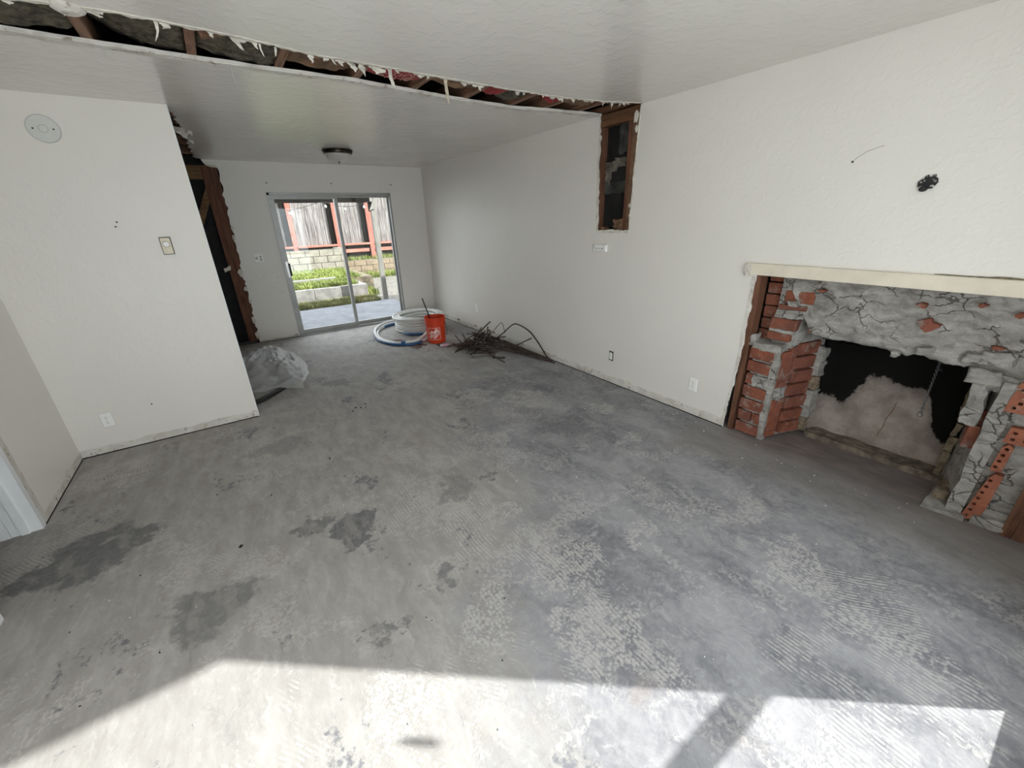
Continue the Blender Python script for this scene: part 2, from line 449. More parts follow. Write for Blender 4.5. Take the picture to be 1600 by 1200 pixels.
class MB:
    def __init__(s):
        s.v = []; s.f = []
    def add(s, vs, fs):
        b = len(s.v)
        s.v += [tuple(v) for v in vs]
        s.f += [tuple(b + i for i in f) for f in fs]
        return s
    def box(s, x0, x1, y0, y1, z0, z1):
        vs = [(x, y, z) for z in (z0, z1) for y in (y0, y1) for x in (x0, x1)]
        return s.add(vs, [(0, 2, 3, 1), (4, 5, 7, 6), (0, 1, 5, 4), (2, 6, 7, 3), (0, 4, 6, 2), (1, 3, 7, 5)])
    def obox(s, c, ax, ay, az):
        c = Vector(c); ax = Vector(ax); ay = Vector(ay); az = Vector(az)
        vs = [c + ax * i + ay * j + az * k for k in (-1, 1) for j in (-1, 1) for i in (-1, 1)]
        return s.add(vs, [(0, 2, 3, 1), (4, 5, 7, 6), (0, 1, 5, 4), (2, 6, 7, 3), (0, 4, 6, 2), (1, 3, 7, 5)])
    def tube(s, pts, r, n=8, closed=False, caps=True):
        pts = [Vector(p) for p in pts]
        N = len(pts)
        rs = r if isinstance(r, (list, tuple)) else [r] * N
        up = Vector((0, 0, 1))
        vs = []
        prev = None
        for i, p in enumerate(pts):
            if closed:
                t = pts[(i + 1) % N] - pts[i - 1]
            else:
                t = pts[min(i + 1, N - 1)] - pts[max(i - 1, 0)]
            t.normalize()
            if prev is None:
                a = t.cross(up)
                if a.length < 0.1:
                    a = t.cross(Vector((1, 0, 0)))
                a.normalize()
            else:
                a = prev - t * prev.dot(t)
                a.normalize()
            prev = a
            b = t.cross(a)
            for k in range(n):
                th = 2 * PI * k / n
                vs.append(p + (a * math.cos(th) + b * math.sin(th)) * rs[i])
        fs = []
        for i in range(N if closed else N - 1):
            j = (i + 1) % N
            for k in range(n):
                l = (k + 1) % n
                fs.append((i * n + k, i * n + l, j * n + l, j * n + k))
        if caps and not closed:
            fs.append(tuple(range(n - 1, -1, -1)))
            fs.append(tuple((N - 1) * n + k for k in range(n)))
        return s.add(vs, fs)
    def lathe(s, prof, c, n=24, axis='z', cap0=True, cap1=True):
        c = Vector(c)
        vs = []
        for (r, h) in prof:
            for k in range(n):
                th = 2 * PI * k / n
                a, b = r * math.cos(th), r * math.sin(th)
                if axis == 'z': v = Vector((a, b, h))
                elif axis == 'x': v = Vector((h, a, b))
                else: v = Vector((b, h, a))
                vs.append(c + v)
        fs = []
        for i in range(len(prof) - 1):
            for k in range(n):
                l = (k + 1) % n
                fs.append((i * n + k, i * n + l, (i + 1) * n + l, (i + 1) * n + k))
        if cap0: fs.append(tuple(range(n - 1, -1, -1)))
        if cap1: fs.append(tuple((len(prof) - 1) * n + k for k in range(n)))
        return s.add(vs, fs)
    def prism(s, poly, fn, d):
        """poly: 2D ring; fn maps (u, v, w) to a point, w = 0 .. d is the thickness"""
        from mathutils.geometry import delaunay_2d_cdt
        cl_ = []
        for q in poly:
            if not cl_ or (abs(q[0] - cl_[-1][0]) + abs(q[1] - cl_[-1][1])) > 1e-6: cl_.append(q)
        if abs(cl_[0][0] - cl_[-1][0]) + abs(cl_[0][1] - cl_[-1][1]) < 1e-6: cl_.pop()
        poly = cl_
        N_ = len(poly)
        ov, oe, of, iv, ie, if_ = delaunay_2d_cdt([Vector(q) for q in poly], [], [list(range(N_))], 1, 1e-7)
        if len(ov) != N_:
            print('CDT extra verts', len(ov) - N_)
        idx = [(l[0] if l else -1) for l in iv]
        extra = {}
        for i, l in enumerate(iv):
            if not l: extra[i] = (ov[i].x, ov[i].y)
        ex = list(extra.items())
        tris = [tuple(f) for f in of]
        if ex or any(idx[i] != i for i in range(min(N_, len(ov)))):
            # rebuild in the order of the triangulation
            order = [(v.x, v.y) for v in ov]
            n = len(order)
            vs = [fn(u, v, 0) for u, v in order] + [fn(u, v, d) for u, v in order]
            fs = tris + [tuple(n + i for i in reversed(t)) for t in tris]
            cnt = {}
            for t in tris:
                for i in range(3):
                    e = (t[i], t[(i + 1) % 3]); cnt[tuple(sorted(e))] = cnt.get(tuple(sorted(e)), 0) + 1
            for (i, j), c in cnt.items():
                if c == 1: fs.append((i, j, n + j, n + i))
            return s.add(vs, fs)
        n = len(poly)
        vs = [fn(u, v, 0) for u, v in poly] + [fn(u, v, d) for u, v in poly]
        fs = tris + [tuple(n + i for i in reversed(t)) for t in tris]
        for i in range(n):
            j = (i + 1) % n
            fs.append((i, j, n + j, n + i))
        return s.add(vs, fs)
    def build(s, name, mat, parent=None, smooth=False, origin=None, bevel=0.0, fix=True):
        me = bpy.data.meshes.new(name)
        vs = np.array([tuple(v) for v in s.v], float)
        if parent is not None and origin is None:
            og = np.array(ORG[parent.name])
            loc = (0, 0, 0)
        else:
            if origin is None:
                lo, hi = vs.min(0), vs.max(0)
                origin = ((lo[0] + hi[0]) / 2, (lo[1] + hi[1]) / 2, lo[2])
            og = np.array(origin, float)
            loc = tuple(og - (np.array(ORG[parent.name]) if parent is not None else 0))
        me.from_pydata([tuple(v) for v in (vs - og)], [], s.f)
        if fix or bevel:
            bm = bmesh.new(); bm.from_mesh(me)
            if bevel:
                bmesh.ops.bevel(bm, geom=bm.edges[:] , offset=bevel, segments=1, affect='EDGES', clamp_overlap=True)
            bmesh.ops.recalc_face_normals(bm, faces=bm.faces)
            bm.to_mesh(me); bm.free()
        if smooth:
            for p in me.polygons: p.use_smooth = True
        me.materials.append(mat if not isinstance(mat, str) else M[mat])
        o = bpy.data.objects.new(name, me)
        COL.objects.link(o)
        if parent is not None:
            o.parent = parent
        o.location = loc
        ORG[o.name] = tuple(og)
        return o

def tag(o, label=None, cat=None, group=None, kind=None):
    if label: o['label'] = label
    if cat: o['category'] = cat
    if group: o['group'] = group
    if kind: o['kind'] = kind
    return o
def struct(o, label=None): return tag(o, label=label, kind='structure')
def empty(name, loc, label=None, cat=None, group=None, kind=None):
    o = bpy.data.objects.new(name, None)
    o.empty_display_size = 0.05
    COL.objects.link(o)
    o.location = loc
    ORG[o.name] = tuple(loc)
    return tag(o, label, cat, group, kind)

def ragged(p, q, step, amp, seed, skip_ends=True):
    """points from p to q (2D) with noise perpendicular to the segment"""
    r = random.Random(seed)
    p = Vector(p); q = Vector(q)
    L = (q - p).length
    n = max(2, int(L / step))
    t = (q - p) / L
    nn = Vector((-t.y, t.x))
    out = []
    for i in range(n + 1):
        u = i / n
        if 0 < i < n:
            a = amp * (r.random() - .5) * 2 + amp * .8 * math.sin(i * 0.9 + seed) * r.random()
            u += (r.random() - .5) * .5 / n
        else:
            a = 0
        pt = p + (q - p) * u + nn * a
        out.append((pt.x, pt.y))
    return out
def path_ragged(pts, step, amp, seed):
    out = []
    for i in range(len(pts) - 1):
        seg = ragged(pts[i], pts[i + 1], step, amp, seed + i * 7)
        out += seg if i == 0 else seg[1:]
    return out

def slab_poly(name, poly, fn, d, mat, parent=None):
    return MB().prism(poly, fn, d).build(name, mat, parent)

# ------------------------------------------------------------------ the setting: floor, outer shell, roof
YF_IN, YF_OUT = -0.43, -0.55
XL = -1.275
bm = MB()
nx, ny = 1, 1
floor = struct(MB().box(-3.3, 3.62, -0.55, 7.16, -0.10, 0.0).build('floor', 'floor', origin=(0, 0, 0)))

# front wall with a tall window behind the camera, widened left for fill light
WX0, WX1, WZ0, WZ1 = -1.20, 2.263, 0.20, 2.087
b = MB()
b.box(-3.3, WX0, YF_OUT, YF_IN, 0, 2.75); b.box(WX1, 3.16, YF_OUT, YF_IN, 0, 2.75)
b.box(WX0, WX1, YF_OUT, YF_IN, 0, WZ0); b.box(WX0, WX1, YF_OUT, YF_IN, WZ1, 2.75)
struct(b.build('wall_front', 'wall_paint'))
b = MB(); b.box(WX0, WX1, YF_OUT, YF_OUT + .04, 0.784, 0.843)
w1 = struct(b.build('window_1', 'white_gloss'))
MB().box(WX0, WX1, YF_OUT + .012, YF_OUT + .016, WZ0, 0.784).build('pane', 'pane_glass', w1)
MB().box(WX0, WX1, YF_OUT + .012, YF_OUT + .016, 0.843, WZ1).build('pane', 'pane_glass', w1)
MB().box(1.872, 1.896, YF_OUT + .017, YF_OUT + .034, 1.320, 1.395).build('shadow_bar', 'nickel', w1)  # unseen bar added on the glass to cast a small floor shadow

# exterior shell
b = MB()
b.box(XR + .095, XR + .12, 1.55, 7.17, -.1, 2.75); b.box(XR + .095, XR + .12, -.55, 1.55, 1.32, 2.75)
b.box(XR + .095, XR + .12, -.55, -.30, -.1, 1.32)
sh = struct(b.build('wall_outer_right', 'black_paper'))
b = MB(); b.box(3.66, 3.78, -.6, 1.7, -.1, 2.0); b.box(3.1, 3.78, 1.56, 1.66, -.1, 2.0); b.box(3.1, 3.78, -.6, -.5, -.1, 2.0); b.box(3.12, 3.78, -.6, 1.7, 1.9, 2.0)
struct(b.build('wall_outer_chimney', 'exterior'))
b = MB()
b.box(-3.3, .66, YB + .105, YB + .13, -.1, 2.75); b.box(2.50, 3.16, YB + .105, YB + .13, -.1, 2.75); b.box(.66, 2.50, YB + .105, YB + .13, 2.09, 2.75)
struct(b.build('wall_outer_back', 'black_paper'))
struct(MB().box(3.16, 11.0, YB, YB + .13, -.1, 2.75).build('shade_wall_back_right', 'exterior'))  # unseen wall added on the right to keep sun off the patio
struct(MB().box(-3.4, -3.3, -.55, 7.2, -.1, 2.75).build('wall_outer_left', 'wall_paint'))
struct(MB().box(-3.6, 11.0, -.75, 7.40, 2.75, 2.87).build('roof', 'roof_dark'))  # roof slab run out to the right, unseen, to shade the patio

# ------------------------------------------------------------------ wall_right with its torn hole and the fireplace cut-out
holeL, holeR, holeB = 2.995, 2.590, 1.497
poly = [(YF_IN, 0), (YF_IN, HC + .012)]
poly = [(YF_IN, 0.0), (-0.20, 0.0)]
poly += path_ragged([(-0.20, 0.0), (-0.20, 1.25), (1.437, 1.25), (1.437, 0.60), (1.474, 0.03)], 0.035, 0.006, 3)[1:]
poly += [(1.474, 0.0), (YB, 0.0), (YB, HC), (3.005, HC)]
poly += path_ragged([(3.005, HC), (3.000, 2.0), (2.985, holeB), (2.605, holeB), (2.590, 1.95), (2.568, HC)], 0.035, 0.0075, 5)[1:]
poly += [(YF_IN, HC)]
wr = struct(slab_poly('wall_right', poly, lambda u, v, w: (XR + w, u, v), 0.013, M['wall_paint']))
# raw gypsum showing along the torn edges
def edge_band(name, ptsA, seed, fn, w=0.012, amp=.004, d=.0035, parent=None, mat='raw', out=None):
    """a ragged band that follows ptsA (2D) on the side given by out"""
    top = path_ragged(ptsA, .03, amp, seed)
    o2 = [(p[0] + out[0] * w, p[1] + out[1] * w) for p in ptsA]
    bot = path_ragged(o2, .03, amp, seed + 50)
    return slab_poly(name, top + bot[::-1], fn, d, M[mat], parent)
fr = lambda u, v, w: (XR - w, u, v)
edge_band('torn_edge', [(1.437, 1.20), (1.437, .6), (1.472, .05)], 8, fr, w=.020, out=(1, 0), parent=wr)
edge_band('torn_edge', [(2.997, 2.42), (2.994, 2.0), (2.980, 1.50)], 9, fr, w=.018, out=(1, 0), parent=wr, mat='paper_torn')
edge_band('torn_edge', [(2.985, 1.495), (2.61, 1.495)], 10, fr, w=.022, out=(0, -1), parent=wr, mat='paper_torn')
edge_band('torn_edge', [(2.572, 2.40), (2.590, 1.95), (2.602, 1.5)], 12, fr, w=.012, out=(-1, 0), parent=wr, mat='paper_torn')
for (yy, zz, s) in ((2.60, 2.36, .05), (2.59, 2.28, .035), (2.992, 2.27, .03), (2.605, 1.70, .022), (2.60, 1.62, .015)):
    pl = [(yy + s * .5 * math.cos(t) * rnd.uniform(.6, 1.2), zz + s * math.sin(t) * rnd.uniform(.6, 1.2)) for t in [i * 2 * PI / 9 for i in range(9)]]
    slab_poly('torn_paper', pl, fr, .006, M['paper_torn'], wr)
# hair crack
MB().tube([(XR - .001, 1.039, 1.865), (XR - .001, 1.02, 1.885), (XR - .001, .985, 1.908), (XR - .001, .95, 1.918), (XR - .001, .914, 1.929)], .0011, 5).build('crack', 'bronze', wr)
MB().lathe([(.006, 0), (.005, -.002)], (XR, 1.039, 1.865), 8, 'x').build('nail_hole', 'slot_dark', wr)

# studs, plate and debris inside the hole
MB().box(XR + .012, XR + .10, 2.988, 3.026, 1.45, 2.35).build('stud', 'stud_wood', wr)
MB().box(XR + .010, XR + .10, 2.645, 2.683, 1.40, 2.35).build('stud', 'stud_wood', wr)
MB().box(XR + .006, XR + .10, 2.58, 3.02, 2.35, 2.395).build('top_plate', 'plate_wood', wr)
MB().box(XR + .002, XR + .10, 2.58, 3.02, 2.397, 2.44).build('top_plate', 'plate_wood', wr)
MB().box(XR + .012, XR + .09, 2.575, 2.644, 1.44, 2.34).build('insulation_paper', 'kraft_paper', wr)
def crumple(name, mat, parent, c, sz, fn, n=7, seed=1, amp=.3):
    r = random.Random(seed)
    vs, fs = [], []
    for i in range(n):
        for j in range(n):
            u, v = i / (n - 1) - .5, j / (n - 1) - .5
            w = (mnoise.noise((u * 3 + seed, v * 3, seed * .7)) + r.uniform(-.15, .15)) * amp
            ed = 1 + r.uniform(-.12, .12)
            vs.append(fn(c[0] + u * sz[0] * ed, c[1] + v * sz[1] * ed, w))
    for i in range(n - 1):
        for j in range(n - 1):
            fs.append((i * n + j, i * n + j + 1, (i + 1) * n + j + 1, (i + 1) * n + j))
    b = MB(); b.add(vs, fs)
    return b.build(name, mat, parent, fix=False)
fh = lambda u, v, w: (XR + .080 + w * .05, u, v)
crumple('building_paper', 'black_paper', wr, (2.83, 1.9), (.36, .95), fh, 12, 2, .3)
fh2 = lambda u, v, w: (XR + .06 + w * .05, u, v)
simple('grey_paper', (0.16, 0.14, 0.115), 0.85, var=.25, scale=12)
simple('grey_paper_dark', (0.055, 0.055, 0.05), 0.85, var=.35, scale=10)
crumple('torn_paper', 'grey_paper', wr, (2.90, 2.03), (.15, .09), fh2, 6, 4, .4)
crumple('torn_paper', 'grey_paper', wr, (2.80, 2.06), (.11, .07), fh2, 6, 6, .5)
crumple('torn_paper', 'grey_paper', wr, (2.93, 1.94), (.06, .11), fh2, 5, 8, .5)
crumple('torn_paper', 'grey_paper_dark', wr, (2.76, 2.25), (.16, .24), fh2, 6, 11, .5)
crumple('torn_paper', 'grey_paper_dark', wr, (2.83, 1.86), (.28, .10), fh2, 6, 12, .5)
fh3 = lambda u, v, w: (XR + .035 + w * .06, u, v)
crumple('insulation_paper', 'kraft_paper', wr, (2.75, 1.53), (.13, .12), fh3, 7, 13, .6)
crumple('insulation_paper', 'kraft_paper', wr, (2.91, 1.50), (.10, .05), fh3, 6, 15, .6)
# fireplace framing stud on the left of the cut-out
MB().box(XR + .010, XR + .10, 1.400, 1.440, 0.0, 1.24).build('stud', 'stud_wood', wr)
for (yy) in (-0.045, -0.087):
    MB().box(XR + .004, XR + .09, yy - .040, yy, 0.0, 1.24).build('stud', 'stud_wood', wr)

# ------------------------------------------------------------------ wall_back with the sliding door hole and the stripped bay on its left
DX0, DX1, DZ1 = 0.705, 2.462, 2.060
poly = [(XR, 0), (XR, HC), (0.06, HC)]
poly += path_ragged([(0.06, HC), (0.10, 2.372), (0.212, 2.352)], .03, .006, 21)[1:]
poly += path_ragged([(0.212, 2.352), (0.194, 1.751), (0.174, .993), (0.155, .045)], .04, .013, 22)[1:]
poly += [(0.155, 0), (DX0, 0), (DX0, DZ1), (DX1, DZ1), (DX1, 0)]
wb = struct(slab_poly('wall_back', poly, lambda u, v, w: (u, YB + w, v), 0.013, M['wall_paint']))
fb = lambda u, v, w: (u, YB - w, v)
edge_band('torn_edge', [(.10, 2.372), (.205, 2.356)], 23, fb, w=.02, out=(0, 1), parent=wb, mat='paper_torn')
for (xx, zz, s) in ((.188, 1.50, .040), (.155, 1.02, .055), (.165, .80, .04), (.150, .35, .05), (.15, .12, .05), (.175, .62, .03), (.196, 1.62, .03)):
    pl = [(xx + s * .7 * math.cos(t) * rnd.uniform(.5, 1.2), zz + s * math.sin(t) * rnd.uniform(.6, 1.2)) for t in [i * 2 * PI / 9 for i in range(9)]]
    slab_poly('torn_paper', pl, fb, .008, M['paper_torn'], wb)
# bare framing
def stud_lean(x0, x1, z0, z1, y0, y1, name='stud', mat='stud_wood', parent=wb):
    b = MB(); b.box(x0, x1, y0, y1, z0, z1)
    return b.build(name, mat, parent)
stud_lean(0.100, 0.205, .04, 2.37, YB + .014, YB + .10)
stud_lean(0.028, 0.098, .04, 2.37, YB + .010, YB + .10)
stud_lean(-.60, 0.090, 2.215, 2.375, YB + .016, YB + .09, 'header', 'header_wood')
stud_lean(-.60, 0.30, .0, .038, YB + .012, YB + .10, 'sill_plate', 'grey_paper_dark')
b = MB()
a_, c_ = Vector((.085, YB + .03, 2.15)), Vector((-.40, YB + .03, 1.18))
t_ = (c_ - a_).normalized(); nrm = Vector((-t_.z, 0, t_.x))
b.obox((a_ + c_) / 2, t_ * ((c_ - a_).length / 2), nrm * .040, Vector((0, .010, 0)))
b.build('brace', 'header_wood', wb)
MB().box(-.62, .10, YB + .095, YB + .103, 0, 2.44).build('building_paper', 'black_paper', wb)
crumple('torn_paper', 'paper_torn', wb, (.012, 1.09), (.085, .055), lambda u, v, w: (u, YB - .01 + w * .04, v + (u - .012) * .4), 5, 31, .5)
MB().box(-3.3, -.62, YB, YB + .10, 0, HC).build('wall_panel', 'wall_paint', wb)
for i, (x, zz) in enumerate(((.60, .92), (.47, .84), (.62, .70), (.52, .78), (.42, .95), (.55, 1.0))):
    MB().lathe([(.008, 0), (.007, -.001)], (x, YB, zz), 7, 'y').build('scuff', 'disc_rim', wb)

# ------------------------------------------------------------------ partition on the left, left wall with doorway
pw = struct(MB().box(XL - .0, -.075, YP, YP + .115, 0, HC).build('wall_partition', 'wall_paint'))
MB().box(-.079, -.0725, YP - .0025, YP + .118, 0, HC).build('corner_bead', 'white_gloss', pw)
for (x, zz) in ((-.763, .325), (-.578, 1.66), (-.563, 1.69)):
    MB().lathe([(.006, 0), (.005, -.0012)], (x, YP, zz), 7, 'y').build('nail_hole', 'slot_dark', pw)
b = MB()
b.box(XL - .11, XL, 3.235, YP + .115, 0, HC)
b.box(XL - .11, XL, YF_IN, 2.42, 0, HC)
b.box(XL - .11, XL, 2.42, 3.235, 2.06, HC)
wl = struct(b.build('wall_left', 'wall_paint'))
edge_band('torn_edge', [(3.288, 0.0), (3.288, .55), (3.285, 2.05)], 41, lambda u, v, w: (XL + w, u, v), w=.055, amp=.004, out=(-1, 0), parent=wl)
# door jamb with its stop
d2 = struct(MB().box(XL - .125, XL + .004, 3.190, 3.234, 0, 2.06).build('door_2', 'white_gloss'))
MB().box(XL - .085, XL - .050, 3.178, 3.192, 0, 2.05).build('door_stop', 'white_gloss', d2)
MB().box(XL - .190, XL - .127, 3.185, 3.30, 0, 2.09).build('casing', 'white_gloss', d2)
MB().box(XL - .125, XL + .004, 2.422, 2.462, 0, 2.06).build('jamb', 'white_gloss', d2)
MB().box(XL + .001, XL + .048, 2.36, 2.432, 0, 2.10).build('casing', 'white_gloss', d2)
MB().box(XL - .12, XL + .004, 2.462, 3.190, 2.02, 2.06).build('head_jamb', 'white_gloss', d2)

# torn strips where the skirting boards were
def base_strip(name, p, q, h, inward, seed, up=.006):
    """p,q: floor points along the wall; inward: unit normal into the room"""
    p = Vector(p); q = Vector(q); L = (q - p).length; t = (q - p) / L
    top = path_ragged([(0, h), (L * .5, h), (L, h)], .05, up, seed)
    poly = [(0, 0)] + top[:] + [(L, 0)]
    n = Vector(inward)
    fn = lambda u, v, w: (p.x + t.x * u + n.x * w, p.y + t.y * u + n.y * w, v)
    o = struct(slab_poly(name, poly, fn, .004, M['raw']))
    # dark gap along the floor
    slab_poly('gap', [(0, 0), (0, .007), (L, .007), (L, 0)], lambda u, v, w: fn(u, v, .004 + w), .002, M['beam_brown'], o)
    r = random.Random(seed)
    for i in range(int(L * 2.2)):
        u = r.uniform(0, L); s = r.uniform(.012, .04)
        pl = [(u + s * 1.6 * math.cos(a), h + s * .5 * math.sin(a) * r.uniform(.5, 1.2)) for a in [i2 * 2 * PI / 8 for i2 in range(8)]]
        slab_poly('torn_paper', pl, lambda a, c, w: fn(a, c, .003 + w), .003, M['paper_torn' if r.random() < .7 else 'tan_debris'], o)
    return o
base_strip('baseboard_right', (XR, 1.475), (XR, YB), .070, (-1, 0), 51, .009)
base_strip('baseboard_partition', (XL, YP), (-.075, YP), .062, (0, -1), 52)
base_strip('baseboard_left', (XL, 3.235), (XL, YP), .055, (1, 0), 53)
base_strip('baseboard_back', (.155, YB), (DX0, YB), .035, (0, -1), 54, .004)
base_strip('baseboard_back_right', (DX1, YB), (XR, YB), .035, (0, -1), 55, .004)

# ------------------------------------------------------------------ ceiling with the torn strip, joists and insulation
near = [(-.60, 2.66), (-.417, 2.635), (-.27, 2.60), (-.149, 2.590), (.018, 2.595), (.293, 2.625), (.664, 2.695), (1.003, 2.70), (1.409, 2.72), (1.792, 2.73), (2.233, 2.725), (2.696, 2.665), (3.0, 2.56)]
near_r = path_ragged(near, .03, .016, 61)
poly = [(-3.3, YF_IN), (-3.3, 2.66)] + near_r + [(XR, 2.55), (XR, YF_IN)]
fc = lambda u, v, w: (u, v, HC + w)
cl = struct(slab_poly('ceiling', poly, fc, .013, M['ceiling_paint']))
far = [(-.70, 3.00), (-.542, 2.985), (-.269, 2.998), (.086, 3.012), (.458, 3.018), (.88, 3.0), (1.591, 3.085), (2.168, 3.115), (2.501, 3.05), (2.945, 2.99), (XR, 2.995)]
slot = [(-.078, 4.26), (-.040, 4.72), (-.020, 5.74), (.0, 6.9), (.06, YB)]
slot_r = path_ragged(slot, .05, .016, 63)
poly = [(-3.3, 3.0)] + path_ragged(far, .05, .006, 62) + [(XR, YB)] + slot_r[::-1] + [(-.18, 4.26), (-.20, YB), (-3.3, YB)]
cl2 = struct(slab_poly('ceiling', poly, fc, .013, M['ceiling_paint']))
# bare plaster ridge along the far edge of the strip
farb = [(x, y + .058) for x, y in far]
slab_poly('torn_edge', path_ragged(far, .035, .007, 64) + path_ragged(farb, .04, .006, 65)[::-1], lambda u, v, w: (u, v, HC - .006 + w), .012, M['raw'], cl2)
nearb = [(x, y - .020) for x, y in near]
slab_poly('torn_edge', path_ragged(near, .03, .014, 66) + path_ragged(nearb, .035, .006, 67)[::-1], lambda u, v, w: (u, v, HC - .003 + w), .008, M['paper_torn'], cl)
# joists
JX = [-.275, .115, .51, .93, 1.325, 1.74, 2.155, 2.46, 2.79]
for x in [-1.9, -1.5, -1.09, -.68] + JX:
    MB().box(x - .020, x + .020, 1.9, 4.6, HC + .014, HC + .15).build('joist', 'joist_wood', cl)
MB().box(XR - .03, XR + .10, 2.0, 4.2, HC + .014, HC + .055).build('wall_plate', 'plate_wood', cl)
# insulation batts sagging between the joists
BZ = {}
def batt(x0, x1, y0, y1, zl, zr, mat, seed, curl=.10, parent=cl, th=.05, lump=1.0):
    nx_, ny_ = 14, 14
    def surf(u, v):
        z = zl + (zr - zl) * u - .022 * math.sin(PI * u)
        z += curl * max(0, v - .72) ** 1.5 * 5
        z += lump * (.016 * mnoise.noise((u * 5 + seed, v * 6, seed)) + .010 * mnoise.noise((u * 13 + seed, v * 15, seed)))
        return z
    vs = []
    for lay in (0, 1):
        for j in range(ny_ + 1):
            for i in range(nx_ + 1):
                u, v = i / nx_, j / ny_
                yy = y1 + .03 * mnoise.noise((u * 4, seed, 0))
                vs.append((x0 + (x1 - x0) * u, y0 + (yy - y0) * v, surf(u, v) + lay * th))
    fs = []
    W_ = nx_ + 1
    S_ = W_ * (ny_ + 1)
    for j in range(ny_):
        for i in range(nx_):
            a = j * W_ + i
            fs.append((a, a + 1, a + 1 + W_, a + W_))
            fs.append((S_ + a, S_ + a + W_, S_ + a + 1 + W_, S_ + a + 1))
    for i in range(nx_):
        a = i; fs.append((a, S_ + a, S_ + a + 1, a + 1))
        a = ny_ * W_ + i; fs.append((a, a + 1, S_ + a + 1, S_ + a))
    for j in range(ny_):
        a = j * W_; fs.append((a, a + W_, S_ + a + W_, S_ + a))
        a = j * W_ + nx_; fs.append((a, S_ + a, S_ + a + W_, a + W_))
    b = MB(); b.add(vs, fs)
    o = b.build('insulation_batt', mat, parent, smooth=True)
    BZ[o.name] = lambda x, y: surf((x - x0) / (x1 - x0), (y - y0) / (y1 - y0))
    return o
ZB = HC + .022
batt(-.68, -.30, 2.66, 3.00, ZB + .01, ZB + .01, 'wool', 1, .03)
batt(-.25, .092, 2.63, 3.06, ZB + .085, ZB + .012, 'wool', 2, .0)
batt(.14, .49, 2.67, 3.05, ZB + .03, ZB + .006, 'wool', 3, .01)
batt(.53, .905, 2.72, 2.985, ZB + .008, ZB + .012, 'kraft_paper', 4, .06)
rb_ = batt(.955, 1.305, 2.72, 2.955, ZB + .010, ZB + .004, 'red_paper', 5, .08, lump=.5)
batt(1.35, 1.715, 2.74, 2.95, ZB + .012, ZB + .012, 'kraft_paper', 6, .09)
batt(1.765, 1.95, 2.74, 2.99, ZB + .010, ZB + .012, 'red_paper', 7, .05)
batt(1.95, 2.13, 2.74, 3.09, ZB + .020, ZB + .010, 'wool', 8, .04)
batt(2.18, 2.30, 2.74, 2.90, ZB + .06, ZB + .05, 'soot', 9, .05)
batt(2.30, 2.44, 2.74, 2.96, ZB + .010, ZB + .008, 'red_paper', 10, .06)
batt(2.485, 2.765, 2.70, 2.95, ZB + .012, ZB + .010, 'kraft_paper', 12, .07)
batt(2.82, 3.02, 2.66, 2.85, ZB + .03, ZB + .03, 'wool', 13, .05)
# solid bridging blocks seen in the strip
MB().obox((.245, 2.70, 2.50), (.10, 0, .03), (0, .018, 0), (-.01, 0, .035)).build('bridging_block', 'joist_wood', cl)
MB().box(-.60, -.30, 2.58, 2.62, 2.455, 2.54).build('bridging_block', 'plate_wood', cl)

def text_mesh(txt, size, name, mat, fn, parent, depth=.001, align='CENTER', extra=None):
    """a font curve turned into flat letter geometry and bent through fn(u, v, w)"""
    cu = bpy.data.curves.new('lettering', 'FONT')
    cu.body = txt; cu.size = size; cu.align_x = align; cu.align_y = 'CENTER'
    cu.extrude = 0.0; cu.resolution_u = 3; cu.space_line = .82
    if extra: extra(cu)
    tmp = bpy.data.objects.new('lettering', cu)
    COL.objects.link(tmp)
    dg = bpy.context.evaluated_depsgraph_get()
    me = tmp.evaluated_get(dg).to_mesh()
    vs = [fn(v.co.x, v.co.y) for v in me.vertices]
    fs = [tuple(p.vertices) for p in me.polygons]
    tmp.evaluated_get(dg).to_mesh_clear()
    bpy.data.objects.remove(tmp, do_unlink=True)
    bpy.data.curves.remove(cu)
    b = MB(); b.add(vs, fs)
    return b.build(name, mat, parent, fix=False)
text_mesh('CTION', .080, 'lettering', 'print_pink', lambda u, v: (1.15 + u, 2.800 - v * .9, BZ[rb_.name](1.15 + u, 2.800 - v * .9) - .002), rb_)
text_mesh('BAND', .080, 'lettering', 'print_pink', lambda u, v: (1.13 + u, 2.870 - v * .9, BZ[rb_.name](1.13 + u, 2.870 - v * .9) - .002), rb_)

# torn paper flakes hanging from the near edge
def flake(x, y, L, w, lean, seed, mat='paper_torn', name='torn_paper', shape='scrap', par=None):
    """a torn scrap of paper or plaster skin hanging from the edge of the wallboard"""
    r = random.Random(seed)
    n = 7
    vs, fs = [], []
    off_ = 0.0
    for i in range(n + 1):
        t = i / n
        if shape == 'scrap':
            ww = w * (1 - t ** 1.6) * r.uniform(.55, 1.2) + .0015
        else:
            ww = w * (1 - .75 * t ** 3) * r.uniform(.88, 1.1)
        off_ += r.uniform(-.12, .12) * w
        cx = x + lean[0] * t * t * L + off_; cy = y + lean[1] * t * t * L; cz = HC + .002 - L * t * (1 - .15 * t)
        tw = r.uniform(-.35, .35) + .25
        for (sx, sy) in ((-1, -1), (1, -1), (1, 1), (-1, 1)):
            vs.append((cx + sx * ww / 2, cy + sy * .0015 + tw * sx * ww / 2, cz + sx * r.uniform(-.1, .1) * ww))
    for i in range(n):
        for k in range(4):
            l = (k + 1) % 4
            fs.append((i * 4 + k, i * 4 + l, (i + 1) * 4 + l, (i + 1) * 4 + k))
    fs.append((0, 1, 2, 3)); fs.append(tuple(n * 4 + k for k in range(4)))
    b = MB(); b.add(vs, fs)
    return b.build(name, mat, par or cl)
r8 = random.Random(8)
